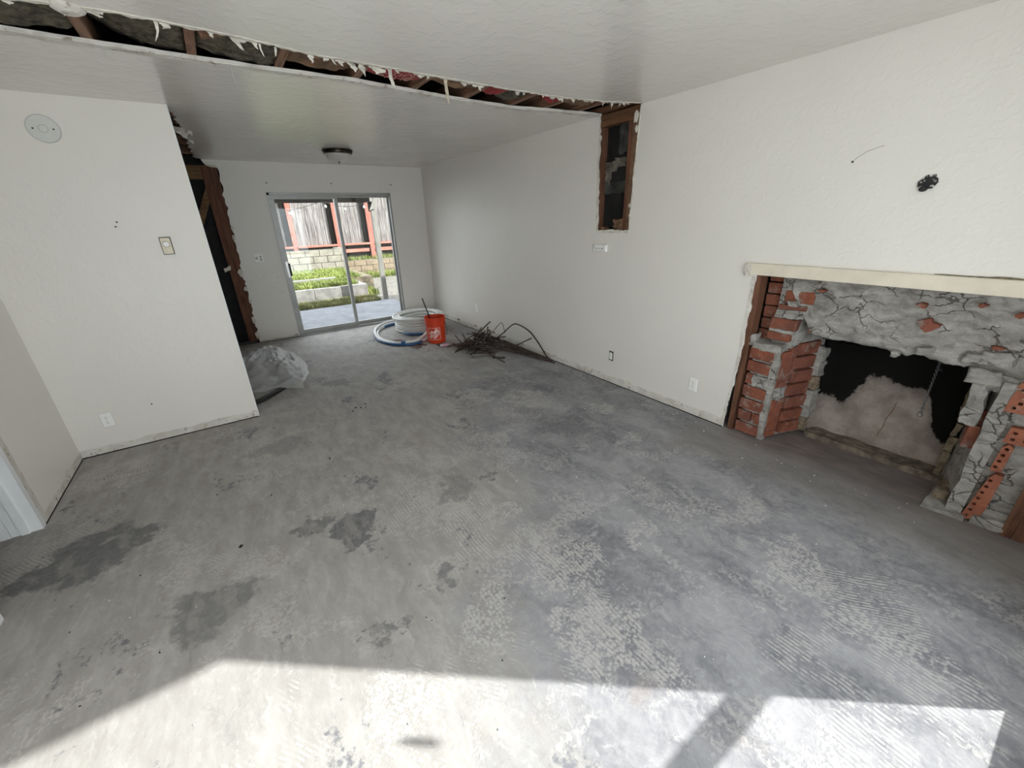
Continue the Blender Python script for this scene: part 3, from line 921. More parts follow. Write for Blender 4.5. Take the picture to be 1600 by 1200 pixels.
for i in range(46):
    x = r8.uniform(-.5, 3.0)
    y = float(np.interp(x, [p[0] for p in near], [p[1] for p in near])) + .012
    flake(x, y, r8.uniform(.010, .030), r8.uniform(.015, .06), (r8.uniform(-.8, .8), r8.uniform(-.3, .9)), 200 + i)
for (x, y, L, w, s) in ((.00, 2.61, .075, .013, 5), (.385, 2.66, .055, .012, 8), (.455, 2.67, .050, .011, 9), (.30, 2.64, .045, .05, 7), (.62, 2.70, .04, .035, 11), (.82, 2.71, .045, .05, 12),
                        (.875, 2.71, .060, .040, 13), (.98, 2.715, .040, .085, 14), (2.35, 2.73, .030, .03, 20), (2.80, 2.66, .040, .014, 22)):
    flake(x, y, L, w, (r8.uniform(-.3, .3), r8.uniform(-.1, .5)), s)
flake(1.045, 2.72, .115, .026, (.25, .05), 15, shape='strip')
flake(1.405, 2.735, .150, .024, (.10, .05), 77, 'splinter_wood', 'splinter', 'strip')
MB().lathe([(.03, -.02), (.052, -.008), (.05, 0.01)], (-.265, 2.605, HC - .002), 10).build('plaster_lump', 'raw', cl)
# hanging scraps by the kitchen slot and fibres at the far edge
for (x, y, L, w, s) in ((-.045, 4.95, .10, .10, 31), (-.01, 5.2, .06, .05, 32), (.02, 5.1, .05, .03, 33), (.01, 5.6, .04, .04, 34)):
    flake(x, y, L, w, (.2, -.1), s)
for (x, y, L) in ((.28, 3.09, .07), (.84, 3.09, .10), (-.45, 3.07, .03), (-.24, 3.07, .03)):
    MB().tube([(x, y, HC), (x + .004, y + .003, HC - L * .5), (x + .01, y + .004, HC - L)], [.003, .002, .001], 5).build('paper_fibre', 'disc_rim', cl2)
# framing above the kitchen slot
for y in (4.6, 5.3, 6.0, 6.7):
    MB().box(-.5, .3, y, y + .04, HC + .016, HC + .15).build('joist', 'joist_wood', cl2)
MB().box(-.16, -.02, 4.26, YB, HC + .10, HC + .14).build('backing_board', 'roof_dark', cl2)

# ------------------------------------------------------------------ sliding door
sd = struct(MB().box(DX0, DX0 + .028, YB - .012, YB + .11, 0, DZ1).box(DX1 - .028, DX1, YB - .012, YB + .11, 0, DZ1)
            .box(DX0, DX1, YB - .012, YB + .11, DZ1 - .032, DZ1).box(DX0, DX1, YB - .03, YB + .11, 0, .028).build('door_1', 'aluminium'))
def sash(x0, x1, y0, y1, wl_, wr_, top, bot):
    s = MB().box(x0, x0 + wl_, y0, y1, .03, DZ1 - .034).box(x1 - wr_, x1, y0, y1, .03, DZ1 - .034).box(x0 + wl_, x1 - wr_, y0, y1, DZ1 - .034 - top, DZ1 - .034).box(x0 + wl_, x1 - wr_, y0, y1, .03, .03 + bot).build('door_panel', 'aluminium', sd)
    MB().box(x0 + wl_, x1 - wr_, (y0 + y1) / 2 - .003, (y0 + y1) / 2 + .003, .03 + bot, DZ1 - .034 - top).build('pane', 'pane_glass', s)
    return s
s1 = sash(DX0 + .030, 1.632, YB + .005, YB + .040, .048, .045, .050, .060)
sash(1.590, DX1 - .030, YB + .055, YB + .090, .045, .022, .030, .050)
MB().box(DX0 + .034, DX0 + .066, YB - .006, YB + .006, .90, 1.13).build('handle_plate', 'nickel', s1)
MB().box(DX0 + .068, DX0 + .090, YB - .045, YB + .004, .925, 1.105).build('door_handle', 'black_metal', s1)

# ------------------------------------------------------------------ mantel trim board
mt = struct(MB().box(XR - .022, XR + .10, -.22, 1.503, 1.214, 1.292).build('trim_1', 'cream', bevel=.003))
crumple('torn_paper', 'raw', mt, (1.49, 1.245), (.045, .075), lambda u, v, w: (XR - .026 + w * .012, u, v), 6, 91, .6)
slab_poly('torn_paper', path_ragged([(.55, 1.296), (.2, 1.302), (-.2, 1.305)], .03, .002, 92) + path_ragged([(.55, 1.288), (-.2, 1.289)], .03, .002, 93)[::-1], lambda u, v, w: (XR - .003 - w, u, v), .003, M['tan_debris'], mt)

# ------------------------------------------------------------------ fireplace
fp = empty('fireplace', (3.25, .64, 0), 'stripped brick and mortar fireplace with a sooty firebox set in the right wall', 'fireplace')
# mortar core of the left jamb, splayed
def rough_box(x0, x1, y0, y1, z0, z1, seed, amp=.010, n=6):
    """box with noisy subdivided faces"""
    bm = bmesh.new()
    bmesh.ops.create_cube(bm, size=1)
    bmesh.ops.subdivide_edges(bm, edges=bm.edges, cuts=n, use_grid_fill=True)
    b = MB()
    vs = []
    for v in bm.verts:
        p = Vector((x0 + (v.co.x + .5) * (x1 - x0), y0 + (v.co.y + .5) * (y1 - y0), z0 + (v.co.z + .5) * (z1 - z0)))
        q = p * 11 + Vector((seed * 3.1, seed, 0))
        q2 = p * 34 + Vector((seed, 0, 0))
        p += Vector((mnoise.noise(q), mnoise.noise(q + Vector((31, 0, 0))), mnoise.noise(q + Vector((0, 57, 0))))) * amp
        p += Vector((mnoise.noise(q2), mnoise.noise(q2 + Vector((31, 0, 0))), mnoise.noise(q2 + Vector((0, 57, 0))))) * amp * .5
        vs.append(p)
    bm.verts.index_update()
    b.add(vs, [tuple(v.index for v in f.verts) for f in bm.faces])
    bm.free()
    return b
def prism_z(poly, z0, z1):
    return MB().prism(poly, lambda u, v, w: (u, v, z0 + w), z1 - z0)
prism_z([(3.078, 1.365), (3.078, 1.215), (3.465, 1.085), (3.60, 1.0), (3.60, 1.365)], 0, .74).build('mortar_core', 'mortar', fp)
prism_z([(3.150, 1.30), (3.150, 1.16), (3.465, 1.085), (3.60, 1.0), (3.60, 1.30)], .72, 1.24).build('mortar_core', 'mortar', fp)
# brick meshes shared by all bricks of one size
BR = {}
def brick_mesh(lx, ly, lz, var=0, amp=.004):
    key = (round(lx, 3), round(ly, 3), round(lz, 3), var)
    if key in BR: return BR[key]
    bm = bmesh.new()
    bmesh.ops.create_cube(bm, size=1)
    for v in bm.verts:
        v.co = Vector((v.co.x * lx, v.co.y * ly, v.co.z * lz))
    bmesh.ops.bevel(bm, geom=bm.edges[:], offset=min(lx, ly, lz) * .07, segments=1, affect='EDGES')
    r = random.Random(var * 31 + int(ly * 1000))
    for v in bm.verts:
        v.co += Vector((r.uniform(-1, 1), r.uniform(-1, 1), r.uniform(-1, 1))) * amp
    me = bpy.data.meshes.new('brick')
    bm.to_mesh(me); bm.free()
    BR[key] = me
    return me
def brick(c, dims, parent=fp, rotz=0.0, tilt=0.0, mat='brick', var=0, name='brick'):
    me = brick_mesh(*dims, var)
    if not me.materials: me.materials.append(M[mat])
    o = bpy.data.objects.new(name, me)
    COL.objects.link(o)
    o.parent = parent
    og = ORG[parent.name]
    o.location = (c[0] - og[0], c[1] - og[1], c[2] - og[2])
    o.rotation_euler = (tilt, 0, rotz)
    ORG[o.name] = tuple(c)
    return o
# front face of the left jamb: courses
zc = 0.0
for i in range(7):
    h = .094
    z = .052 + i * .1005
    if i in (1,):
        brick((3.092, 1.335, z), (.075, .095, h - .012), var=1); brick((3.092, 1.250, z), (.070, .065, h - .012), var=2)
    elif i == 4:
        brick((3.092, 1.345, z), (.075, .065, h - .012), var=3)
        rough_box(3.052, 3.10, 1.215, 1.325, z - .045, z + .04, 5, .012).build('mortar', 'mortar', fp)
    else:
        brick((3.090 + .004 * (i % 2), 1.300, z), (.080, .165, h - .010), var=i % 3, tilt=rnd.uniform(-.02, .02))
rough_box(3.052, 3.115, 1.180, 1.222, 0.0, .74, 7, .014, 10).build('mortar', 'mortar', fp)
rough_box(3.050, 3.19, 1.19, 1.385, .695, .745, 8, .014, 7).build('mortar', 'mortar', fp)
rough_box(3.050, 3.14, 1.365, 1.40, .70, .79, 9, .018, 5).build('mortar', 'mortar', fp)
# setback upper courses
for (y, z, ly, lz, x, v) in ((1.245, .795, .15, .055, 3.125, 0), (1.235, .885, .165, .080, 3.130, 1), (1.205, 1.005, .17, .030, 3.145, 2), (1.180, 1.075, .175, .085, 3.150, 0), (1.13, 1.155, .10, .03, 3.17, 1)):
    brick((x + .03, y, z), (.085, ly, lz), var=v, tilt=rnd.uniform(-.06, .06))
rough_box(3.12, 3.2, 1.15, 1.32, .825, .845, 11, .012).build('mortar', 'mortar', fp)
rough_box(3.13, 3.2, 1.13, 1.30, .925, .985, 12, .012).build('mortar', 'mortar', fp)
brick((3.17, 1.04, .895), (.07, .085, .075), var=2)
for i in range(6):
    brick((3.24, 1.340, .775 + i * .085), (.12, .13, .074), var=i % 3)
# splayed inner return: soldiers then flat courses
ang = math.atan2(-.13, .39)
def on_return(t, z): return (3.078 + .387 * t, 1.200 - .130 * t, z)
for (t, z, l, hz, v) in ((.16, .175, .10, .30, 0), (.16, .56, .10, .27, 1), (.30, .62, .05, .22, 2)):
    c = on_return(t, z); brick(c, (l, .045, hz), rotz=ang, var=v)
for i in range(7):
    c = on_return(.56 if i % 2 else .60, .075 + i * .105)
    brick(c, (.20, .050, .088), rotz=ang, var=i % 3)
for i in range(6):
    c = on_return(.93, .10 + i * .11)
    rough_box(c[0] - .05, c[0] + .04, c[1] - .045, c[1] + .03, c[2] - .06, c[2] + .05, 20 + i, .016, 5).build('mortar', 'mortar' if i % 3 else 'firebrick', fp)
rough_box(3.10, 3.20, 1.145, 1.185, .33, .43, 30, .012).build('mortar', 'mortar', fp)
# lintel: thick broken mortar face over the opening
def lintel():
    NY, NZ = 110, 34
    y0, y1 = -.32, 1.225
    vs, fs = [], []
    def zbot(y):
        base = .835 if y > .97 else .835 + (.97 - y) * -.02
        return base + .022 * mnoise.noise((y * 9, 2, 0)) + .014 * mnoise.noise((y * 31, 5, 0)) - (.05 if y < .22 else 0)
    for j in range(NZ + 1):
        for i in range(NY + 1):
            y = y0 + (y1 - y0) * i / NY
            if j == NZ and False: pass
            zb = zbot(y)
            if y > 1.05: zb += (y - 1.05) * 1.55
            z = zb + (1.235 - zb) * j / NZ
            d = .030 * mnoise.noise((y * 4, z * 7, 1)) + .016 * mnoise.noise((y * 12, z * 19, 4)) + .008 * mnoise.noise((y * 38, z * 45, 9))
            cell = mnoise.cell(Vector((y * 6.5 + 1.5 * mnoise.noise((y * 5, z * 5, 0)), z * 9.5, 3)))
            d += .012 * (cell - .5)
            x = 3.125 - d
            if j == 0: x += .02
            vs.append((x, y, z))
    W_ = NY + 1
    for j in range(NZ):
        for i in range(NY):
            a = j * W_ + i
            fs.append((a, a + W_, a + W_ + 1, a + 1))
    nb = len(vs)
    for i in range(NY + 1):
        y = vs[i][1]
        vs.append((3.42, y, vs[i][2] + .02))
    for i in range(NY):
        fs.append((i, i + 1, nb + i + 1, nb + i))
    b = MB(); b.add(vs, fs)
    return b.build('lintel', 'mortar', fp, smooth=True, fix=False)
lintel()
MB().box(3.20, 3.62, -.32, 1.2, .92, 1.24).build('lintel_core', 'mortar', fp)
# broken spots where the brick behind shows
def red_patch(y, z, w, h, seed, x=3.098):
    r = random.Random(seed)
    pl = []
    for i in range(11):
        a = i * 2 * PI / 11
        pl.append((y + w / 2 * math.cos(a) * r.uniform(.55, 1.25), z + h / 2 * math.sin(a) * r.uniform(.55, 1.25)))
    slab_poly('brick', pl, lambda u, v, ww: (x + ww, u, v), .05, M['brick'], fp)
for a in ((.520, 1.018, .095, .070, 1), (.568, 1.118, .045, .030, 2), (.348, 1.150, .035, .022, 3), (1.05, 1.140, .06, .016, 4), (.238, .95, .045, .018, 5), (.215, 1.12, .03, .03, 6)):
    red_patch(*a)
for (y, z, s, sd_) in ((.225, .90, .055, 1), (.30, .885, .04, 2), (.24, .80, .06, 3), (.48, .875, .03, 4), (1.19, 1.03, .03, 5), (.60, .84, .022, 6), (.15, .78, .06, 7)):
    rough_box(3.085, 3.16, y - s, y + s, z - s * .6, z + s * .6, 40 + sd_, .02, 5).build('mortar', 'mortar', fp, smooth=True)
MB().box(3.24, 3.30, .18, 1.02, .805, .813).box(3.24, 3.246, .18, 1.02, .805, .85).build('steel_lintel', 'black_metal', fp)
# firebox
MB().box(3.525, 3.62, .22, 1.06, 0, 1.0).build('firebox_back', 'firebox', fp)
prism_z([(3.455, 1.045), (3.53, .985), (3.60, .985), (3.60, 1.1), (3.50, 1.1)], 0, 1.0).build('firebox_cheek', 'firebox', fp)
prism_z([(3.44, .285), (3.53, .310), (3.60, .31), (3.60, .2), (3.44, .2)], 0, 1.0).build('firebox_cheek', 'firebox', fp)
rough_box(3.385, 3.53, .255, 1.02, -.01, .042, 61, .010, 16).build('hearth_curb', 'curb', fp)
MB().box(3.30, 3.62, .1, 1.2, 1.0, 1.05).build('damper', 'soot', fp)
# firebrick fragments along the right edge of the firebox
for i in range(8):
    z = .06 + i * .10
    rough_box(3.415, 3.45, .262 + rnd.uniform(-.008, .008), .300, z - .045, z + .05, 70 + i, .013, 5).build('firebrick', 'firebrick', fp)
# right jamb
prism_z([(3.095, .165), (3.44, .262), (3.44, -.2), (3.095, -.2)], 0, .80).build('mortar_core', 'mortar', fp)
rough_box(3.062, 3.12, .105, .170, .0, .80, 81, .012, 10).build('mortar', 'mortar', fp)
rough_box(3.10, 3.30, .20, .262, .52, .78, 82, .02, 6).build('mortar', 'mortar', fp)
brick((3.20, .215, .56), (.10, .06, .09), rotz=.27, var=1)
brick((3.16, .205, .45), (.06, .05, .14), rotz=.27, var=2)
rough_box(3.14, 3.30, .185, .245, .02, .085, 83, .010, 5).build('firebrick', 'firebrick', fp)
rough_box(3.045, 3.14, -.05, .07, 0, .06, 84, .014, 6).build('mortar', 'mortar', fp)
rough_box(3.062, 3.14, -.04, .10, .60, .665, 85, .012, 6).build('mortar', 'mortar', fp)
rough_box(3.02, 3.30, .09, .26, -.01, .022, 86, .012, 8).build('mortar', 'mortar', fp)
# cored bricks with open holes in their bed faces
def cored(pts, holes, x=3.052, th=.09, seed=0):
    """pts: outline in (y,z); holes: list of (y,z,r); real recesses"""
    bm = bmesh.new()
    ring = [bm.verts.new((x, p[0], p[1])) for p in pts]
    edges = [bm.edges.new((ring[i], ring[(i + 1) % len(ring)])) for i in range(len(ring))]
    rings = []
    for (hy, hz, hr) in holes:
        hv = [bm.verts.new((x, hy + hr * math.cos(a), hz + hr * math.sin(a))) for a in [k * 2 * PI / 12 for k in range(12)]]
        edges += [bm.edges.new((hv[i], hv[(i + 1) % 12])) for i in range(12)]
        rings.append(hv)
    bmesh.ops.triangle_fill(bm, use_beauty=True, use_dissolve=False, edges=edges, normal=(-1, 0, 0))
    for hv in rings:
        bk = [bm.verts.new((x + .06, v.co.y, v.co.z)) for v in hv]
        for i in range(12):
            bm.faces.new((hv[i], hv[(i + 1) % 12], bk[(i + 1) % 12], bk[i]))
        bm.faces.new(bk)
    bk = [bm.verts.new((x + th, v.co.y, v.co.z)) for v in ring]
    for i in range(len(ring)):
        j = (i + 1) % len(ring)
        bm.faces.new((ring[i], ring[j], bk[j], bk[i]))
    bm.verts.index_update()
    b = MB(); b.add([v.co[:] for v in bm.verts], [tuple(v.index for v in f.verts) for f in bm.faces])
    bm.free()
    o = b.build('cored_brick', 'brick_o', fp)
    o.data.materials.append(M['soot'])
    return o
cored([(.098, .004), (.106, .02), (.075, .285), (.060, .318), (.030, .318), (.035, .10), (.050, .03)], [(.088 - .0035 * i * 1.1, .035 + i * .040, .0085) for i in range(7)])
cored([(.085, .330), (.080, .470), (.062, .495), (.042, .480), (.045, .335)], [(.071 - .003 * i, .358 + i * .036, .0085) for i in range(4)])
cored([(.088, .500), (.082, .585), (-.03, .595), (-.03, .505)], [(.060 - .0 * i, .525 + i * .035, .0085) for i in range(2)] + [(.02, .53, .0085), (.02, .565, .0085)])
cored([(.130, .660), (.125, .735), (.118, .775), (-.03, .780), (-.03, .665)], [(.103, .685, .009), (.088, .712, .009), (.072, .742, .009), (.04, .70, .009)])
cored([(.122, .785), (.115, .815), (-.03, .82), (-.03, .788)], [(.02, .80, .008)])
# pull chain hanging in the firebox
ch = empty('chain', (3.36, .452, .40), 'thin dark damper chain with a ring hanging inside the sooty firebox', 'chain')
b = MB()
zz = .86
k = 0
while zz > .43:
    p0 = (3.36, .450, zz)
    R_ = .006
    pts = []
    for i in range(8):
        a = i * 2 * PI / 8
        o_ = R_ * math.cos(a); v_ = R_ * 1.3 * math.sin(a)
        pts.append((p0[0] + (o_ if k % 2 else 0), p0[1] + (0 if k % 2 else o_), zz + v_))
    b.tube(pts, .0022, 5, closed=True)
    zz -= .0125; k += 1
b.build('links', 'chain_steel', ch)
MB().tube([(3.36, .450 + .012 * math.cos(a), .415 + .014 * math.sin(a)) for a in [i * 2 * PI / 10 for i in range(10)]], .0025, 5, closed=True).build('ring', 'chain_steel', ch)
MB().tube([(3.36, .450, .715), (3.355, .44, .722), (3.35, .43, .718)], .005, 6).build('hook', 'chain_steel', ch)

# ------------------------------------------------------------------ fittings on walls and ceiling
cx, cy = 1.42, 5.70
lt = empty('ceiling_light', (cx, cy, HC - .14), 'round flush ceiling light with dark bronze rim and frosted glass bowl', 'lamp')
MB().lathe([(.150, 0), (.172, -.006), (.172, -.018), (.162, -.024), (.166, -.034), (.158, -.044), (.140, -.046)], (cx, cy, HC), 40).build('rim', 'dark_bronze', lt, smooth=True)
MB().lathe([(.148, -.040), (.142, -.062), (.118, -.090), (.080, -.110), (.035, -.122), (.004, -.126)], (cx, cy, HC), 40).build('glass_bowl', 'lamp_glass', lt, smooth=True)
MB().lathe([(.012, -.122), (.014, -.128), (.005, -.133), (.008, -.138), (.002, -.146)], (cx, cy, HC), 12).build('finial', 'dark_bronze', lt, smooth=True)

def facing(wall):
    """returns fn(u,v,w): u to the right seen from the room, v up, w out of the wall"""
    if wall == 'right': return lambda u, v, w, c: (XR - w, c[1] - u, c[2] + v)
    if wall == 'back': return lambda u, v, w, c: (c[0] + u, YB - w, c[2] + v)
    return lambda u, v, w, c: (c[0] + u, YP - w, c[2] + v)
def rbox(c, fn, u0, u1, v0, v1, w0, w1):
    vs = [fn(u, v, w, c) for w in (w0, w1) for v in (v0, v1) for u in (u0, u1)]
    return MB().add(vs, [(0, 2, 3, 1), (4, 5, 7, 6), (0, 1, 5, 4), (2, 6, 7, 3), (0, 4, 6, 2), (1, 3, 7, 5)])
def plate(c, fn, w, h, d, bev=.005):
    """bevelled plate"""
    vs = []
    for (ww, s) in ((0, 0), (d * .55, 0), (d, bev)):
        for (a, b_) in ((-1, -1), (1, -1), (1, 1), (-1, 1)):
            vs.append(fn(a * (w / 2 - s), b_ * (h / 2 - s), ww, c))
    fs = []
    for l in range(2):
        for k_ in range(4):
            m_ = (k_ + 1) % 4
            fs.append((l * 4 + k_, l * 4 + m_, (l + 1) * 4 + m_, (l + 1) * 4 + k_))
    fs.append((8, 9, 10, 11)); fs.append((3, 2, 1, 0))
    return MB().add(vs, fs)
def disc(c, fn, u, v, r, w0, w1, n=14, sx=1.0):
    vs = [fn(u + r * sx * math.cos(a), v + r * math.sin(a), w, c) for w in (w0, w1) for a in [i * 2 * PI / n for i in range(n)]]
    fs = [tuple(n + i for i in range(n)), tuple(range(n - 1, -1, -1))] + [(i, (i + 1) % n, n + (i + 1) % n, n + i) for i in range(n)]
    return MB().add(vs, fs)
def receptacle(c, fn, par, du=0.0, w=.006, mat='outlet_white', slots='slot_dark'):
    for s in (-1, 1):
        o = disc(c, fn, du, s * .0195, .0165, w - .001, w + .0018, 16, .95).build('socket', mat, par)
        rbox(c, fn, du - .0068, du - .0048, s * .0195 - .001, s * .0195 + .007, w + .001, w + .0022).build('slot', slots, o)
        rbox(c, fn, du + .0048, du + .0068, s * .0195 - .001, s * .0195 + .007, w + .001, w + .0022).build('slot', slots, o)
        disc(c, fn, du, s * .0195 - .0085, .0026, w + .001, w + .0022, 8).build('slot', slots, o)
    disc(c, fn, du, 0, .003, w, w + .0016, 8).build('screw', 'nickel', par)
def outlet(wall, c, label, plate_on=True):
    fn = facing(wall)
    e = empty('wall_outlet', fn(0, -.058, 0, c), label, 'outlet')
    if plate_on:
        rbox(c, fn, -.0375, .0375, -.0595, .0595, 0, .0012).build('plate_shade', 'disc_rim', e)  # grey rim stands in for the shade line round the plate
        plate(c, fn, .072, .116, .009).build('cover_plate', 'outlet_white', e)
        receptacle(c, fn, e, w=.009)
    else:
        rbox(c, fn, -.027, .027, -.050, .050, -.03, .0008).build('box_opening', 'slot_dark', e)
        rbox(c, fn, -.017, .017, -.034, .034, 0, .007).build('receptacle', 'outlet_white', e)
        rbox(c, fn, -.010, .010, -.052, .052, 0, .003).build('mounting_strap', 'nickel', e)
        receptacle(c, fn, e, w=.007)
    return e
outlet('partition', (-1.050, YP, .272), 'white duplex outlet low on the left partition wall')
outlet('right', (XR, 1.776, .276), 'white duplex outlet with cover plate on right wall near the fireplace')
outlet('right', (XR, 2.705, .292), 'uncovered outlet with its dark box showing on right wall', False)
outlet('right', (XR, 5.461, .363), 'small white outlet on right wall behind the scrap metal pile')
c = (.416, YB, 1.205); fn = facing('back')
e = empty('wall_switch', fn(0, -.058, 0, c), 'two gang wall plate left of the sliding glass door', 'switch')
plate(c, fn, .118, .116, .007).build('cover_plate', 'outlet_white', e)
disc(c, fn, -.026, .004, .019, .006, .014, 16).build('dimmer_knob', 'disc_rim', e)
receptacle(c, fn, e, du=.026, w=.007, mat='disc_rim')

c = (-.745, YP, 2.245); fn = facing('partition')
e = empty('round_cover_plate', fn(0, -.078, 0, c), 'round flat grey cover plate high on the left partition wall', 'cover plate')
disc(c, fn, 0, 0, .079, 0, .006, 36).build('rim', 'disc_rim', e)
disc(c, fn, 0, 0, .074, .003, .0075, 36).build('plate', 'disc_grey', e)
disc(c, fn, 0, 0, .024, .006, .0085, 20).build('hub', 'disc_rim', e)
disc(c, fn, 0, 0, .019, .006, .0095, 20).build('hub_cap', 'disc_grey', e)
for s in (-1, 1): disc(c, fn, s * .047, 0, .005, .006, .0088, 10).build('screw', 'slot_dark', e)

c = (-.329, YP, 1.517)
e = empty('thermostat', fn(0, -.062, 0, c), 'bronze rectangular thermostat with white round dial on the partition wall', 'thermostat')
plate(c, fn, .068, .124, .018, .004).build('body', 'bronze_dark', e)
rbox(c, fn, -.029, .029, -.056, .056, .017, .021).build('face', 'bronze', e)
disc(c, fn, 0, .012, .022, .020, .024, 20).build('dial_ring', 'bronze_dark', e)
disc(c, fn, 0, .012, .0185, .022, .028, 20).build('dial', 'outlet_white', e)
rbox(c, fn, -.010, .010, -.040, -.036, .020, .0225).build('scale_mark', 'disc_rim', e)

c = (XR, 2.916, 1.336); fn = facing('right')
e = empty('wall_box', fn(0, -.035, 0, c), 'small white box with two screws on right wall under the torn hole', 'wall box')
plate(c, fn, .155, .066, .030, .006).build('body', 'outlet_white', e)
for s in (-1, 1): disc(c, fn, s * .035, -.004, .006, .029, .032, 8).build('screw', 'slot_dark', e)
disc(c, fn, 0, -.004, .004, .029, .032, 8).build('screw', 'slot_dark', e)

# black slotted bracket over the fireplace: five lobed plate with holes and a hook
c = (XR, .688, 1.735)
e = empty('mounting_bracket', fn(0, -.04, 0, c), 'black metal mounting bracket with holes screwed to the wall above the fireplace', 'bracket')
def bracket_plate():
    pts = [(-.038, -.020), (-.041, .004), (-.030, .014), (-.020, .018), (-.018, .030), (-.008, .036), (-.003, .026), (.006, .024), (.012, .034), (.022, .034), (.022, .022), (.032, .016), (.036, -.002), (.028, -.018),
           (.018, -.012), (.010, -.014), (.006, -.024), (-.004, -.036), (-.020, -.034), (-.016, -.022), (-.022, -.014)]
    holes = [(-.029, .002, .0045), (-.017, .008, .004), (-.003, .004, .0045), (.014, .010, .004), (.024, .004, .0045), (-.012, .028, .003), (.016, .029, .003)]
    bm = bmesh.new()
    x = XR - .009
    def V(u, v, xx): return bm.verts.new((xx, c[1] - u, c[2] + v))
    ring = [V(u, v, x) for u, v in pts]
    edges = [bm.edges.new((ring[i], ring[(i + 1) % len(ring)])) for i in range(len(ring))]
    allr = [ring]
    for (u, v, r) in holes:
        hv = [V(u + r * 1.3 * math.cos(a), v + r * math.sin(a), x) for a in [k_ * 2 * PI / 8 for k_ in range(8)]]
        edges += [bm.edges.new((hv[i], hv[(i + 1) % 8])) for i in range(8)]
        allr.append(hv)
    bmesh.ops.triangle_fill(bm, use_beauty=True, use_dissolve=False, edges=edges, normal=(-1, 0, 0))
    for hv in allr:
        n = len(hv)
        bk = [bm.verts.new((x + .004, v.co.y, v.co.z)) for v in hv]
        for i in range(n): bm.faces.new((hv[i], hv[(i + 1) % n], bk[(i + 1) % n], bk[i]))
    bm.verts.index_update()
    b = MB(); b.add([v.co[:] for v in bm.verts], [tuple(v.index for v in f.verts) for f in bm.faces])
    bm.free()
    return b
bracket_plate().build('plate', 'black_metal', e)
rbox(c, fn, .006, .022, -.030, -.022, .004, .022).build('hook', 'black_metal', e)
disc(c, fn, -.012, -.030, .013, .0, .024, 12, 1.2).build('boss', 'black_metal', e)
disc(c, fn, 0, 0, .016, .0, .008, 12).build('standoff', 'black_metal', e)

for i, (x, z, lab) in enumerate(((.735, 2.179, 'leftmost brown wall anchor above the sliding door'), (1.584, 2.183, 'middle brown wall anchor above the sliding door'), (2.490, 2.178, 'rightmost brown wall anchor above the sliding door'))):
    c = (x, YB, z); fb_ = facing('back')
    e = empty('wall_anchor', fb_(0, 0, 0, c), lab, 'wall anchor', 'wall anchors above the sliding door')
    disc(c, fb_, 0, 0, .012, 0, .006, 10).build('collar', 'disc_rim', e)
    disc(c, fb_, .004, .002, .008, .004, .018, 8).build('screw', 'bronze_dark', e)

# ------------------------------------------------------------------ pipe coil, loop, bucket
ccx, ccy, cr, cz = 2.395, 6.245, .335, 0.0
pc = empty('pipe_coil', (ccx, ccy, 0), 'fat coil of white plastic pipe lying flat in the back corner', 'pipe coil')
rr = .021
layers = 6
for lay in range(layers):
    zc_ = rr + lay * rr * 1.95
    b = MB()
    offs = .012 * math.sin(lay * 2.1)
    grow = (.03, .045, .035, .03, .045, .06)[lay]
    for k in range(4):
        R_ = cr + grow - k * rr * 2.02
        if lay == layers - 1 and k > 2: continue
        b.tube([(ccx + offs + R_ * math.cos(a) * (1 + .01 * math.sin(3 * a + lay)), ccy + offs * .6 + R_ * math.sin(a), zc_ + .006 * math.sin(2 * a + lay + k)) for a in [i * 2 * PI / 56 for i in range(56)]], rr, 8, closed=True)
    b.build('pipe_turns', 'pipe_white', pc, smooth=True)
for a in (3.6, 5.4):
    p = Vector((ccx + (cr + .02) * math.cos(a), ccy + (cr + .02) * math.sin(a), .12))
    MB().obox(p, (math.cos(a) * .03, math.sin(a) * .03, 0), (-math.sin(a) * .018, math.cos(a) * .018, 0), (0, 0, .135)).build('tie_band', 'paper_torn', pc, bevel=.01)

loop = [(2.37, 6.75), (2.16, 6.74), (1.90, 6.62), (1.70, 6.35), (1.615, 6.0), (1.66, 5.70), (1.78, 5.48), (1.95, 5.33), (2.12, 5.47), (2.34, 5.62)]
def smooth_path(pts, n=8):
    out = []
    P_ = [pts[0]] + list(pts) + [pts[-1]]
    for i in range(1, len(P_) - 2):
        p0, p1, p2, p3 = [Vector(P_[j]) for j in (i - 1, i, i + 1, i + 2)]
        for k in range(n):
            t = k / n
            out.append(.5 * ((2 * p1) + (p2 - p0) * t + (2 * p0 - 5 * p1 + 4 * p2 - p3) * t * t + (3 * p1 - p0 - 3 * p2 + p3) * t ** 3))
    out.append(Vector(P_[-2]))
    return out
loop = [(2.37, 6.80), (2.16, 6.78), (1.90, 6.66), (1.70, 6.38), (1.615, 6.0), (1.66, 5.70), (1.78, 5.50), (1.97, 5.40), (2.13, 5.50), (2.27, 5.66)]
lp = empty('pipe_loop', (1.62, 6.0, 0), 'loose loop of white and blue pipe spread around the white coil', 'pipe')
MB().tube(smooth_path([(x, y, .05 + .022 * math.sin(i * .9)) for i, (x, y) in enumerate(loop)]), .021, 8).build('white_pipe', 'pipe_white', lp, smooth=True)
def off(pts, d): return [(x + d * (1 if x > 2 else -1) * .3, y + d * (-.6 if y < 6 else .6)) for x, y in pts]
MB().tube(smooth_path([(x - .012, y - .03, .020) for i, (x, y) in enumerate(loop)]), .0195, 8).build('blue_pipe', 'pipe_blue', lp, smooth=True)
MB().tube(smooth_path([(x + .035, y + .01, .021 + .0 * i) for i, (x, y) in enumerate(loop)]), .0205, 8).build('white_pipe', 'pipe_white', lp, smooth=True)
MB().tube([(1.795, 5.475, .035), (1.845, 5.447, .035)], .034, 10).build('tape_band', 'pipe_blue', lp)
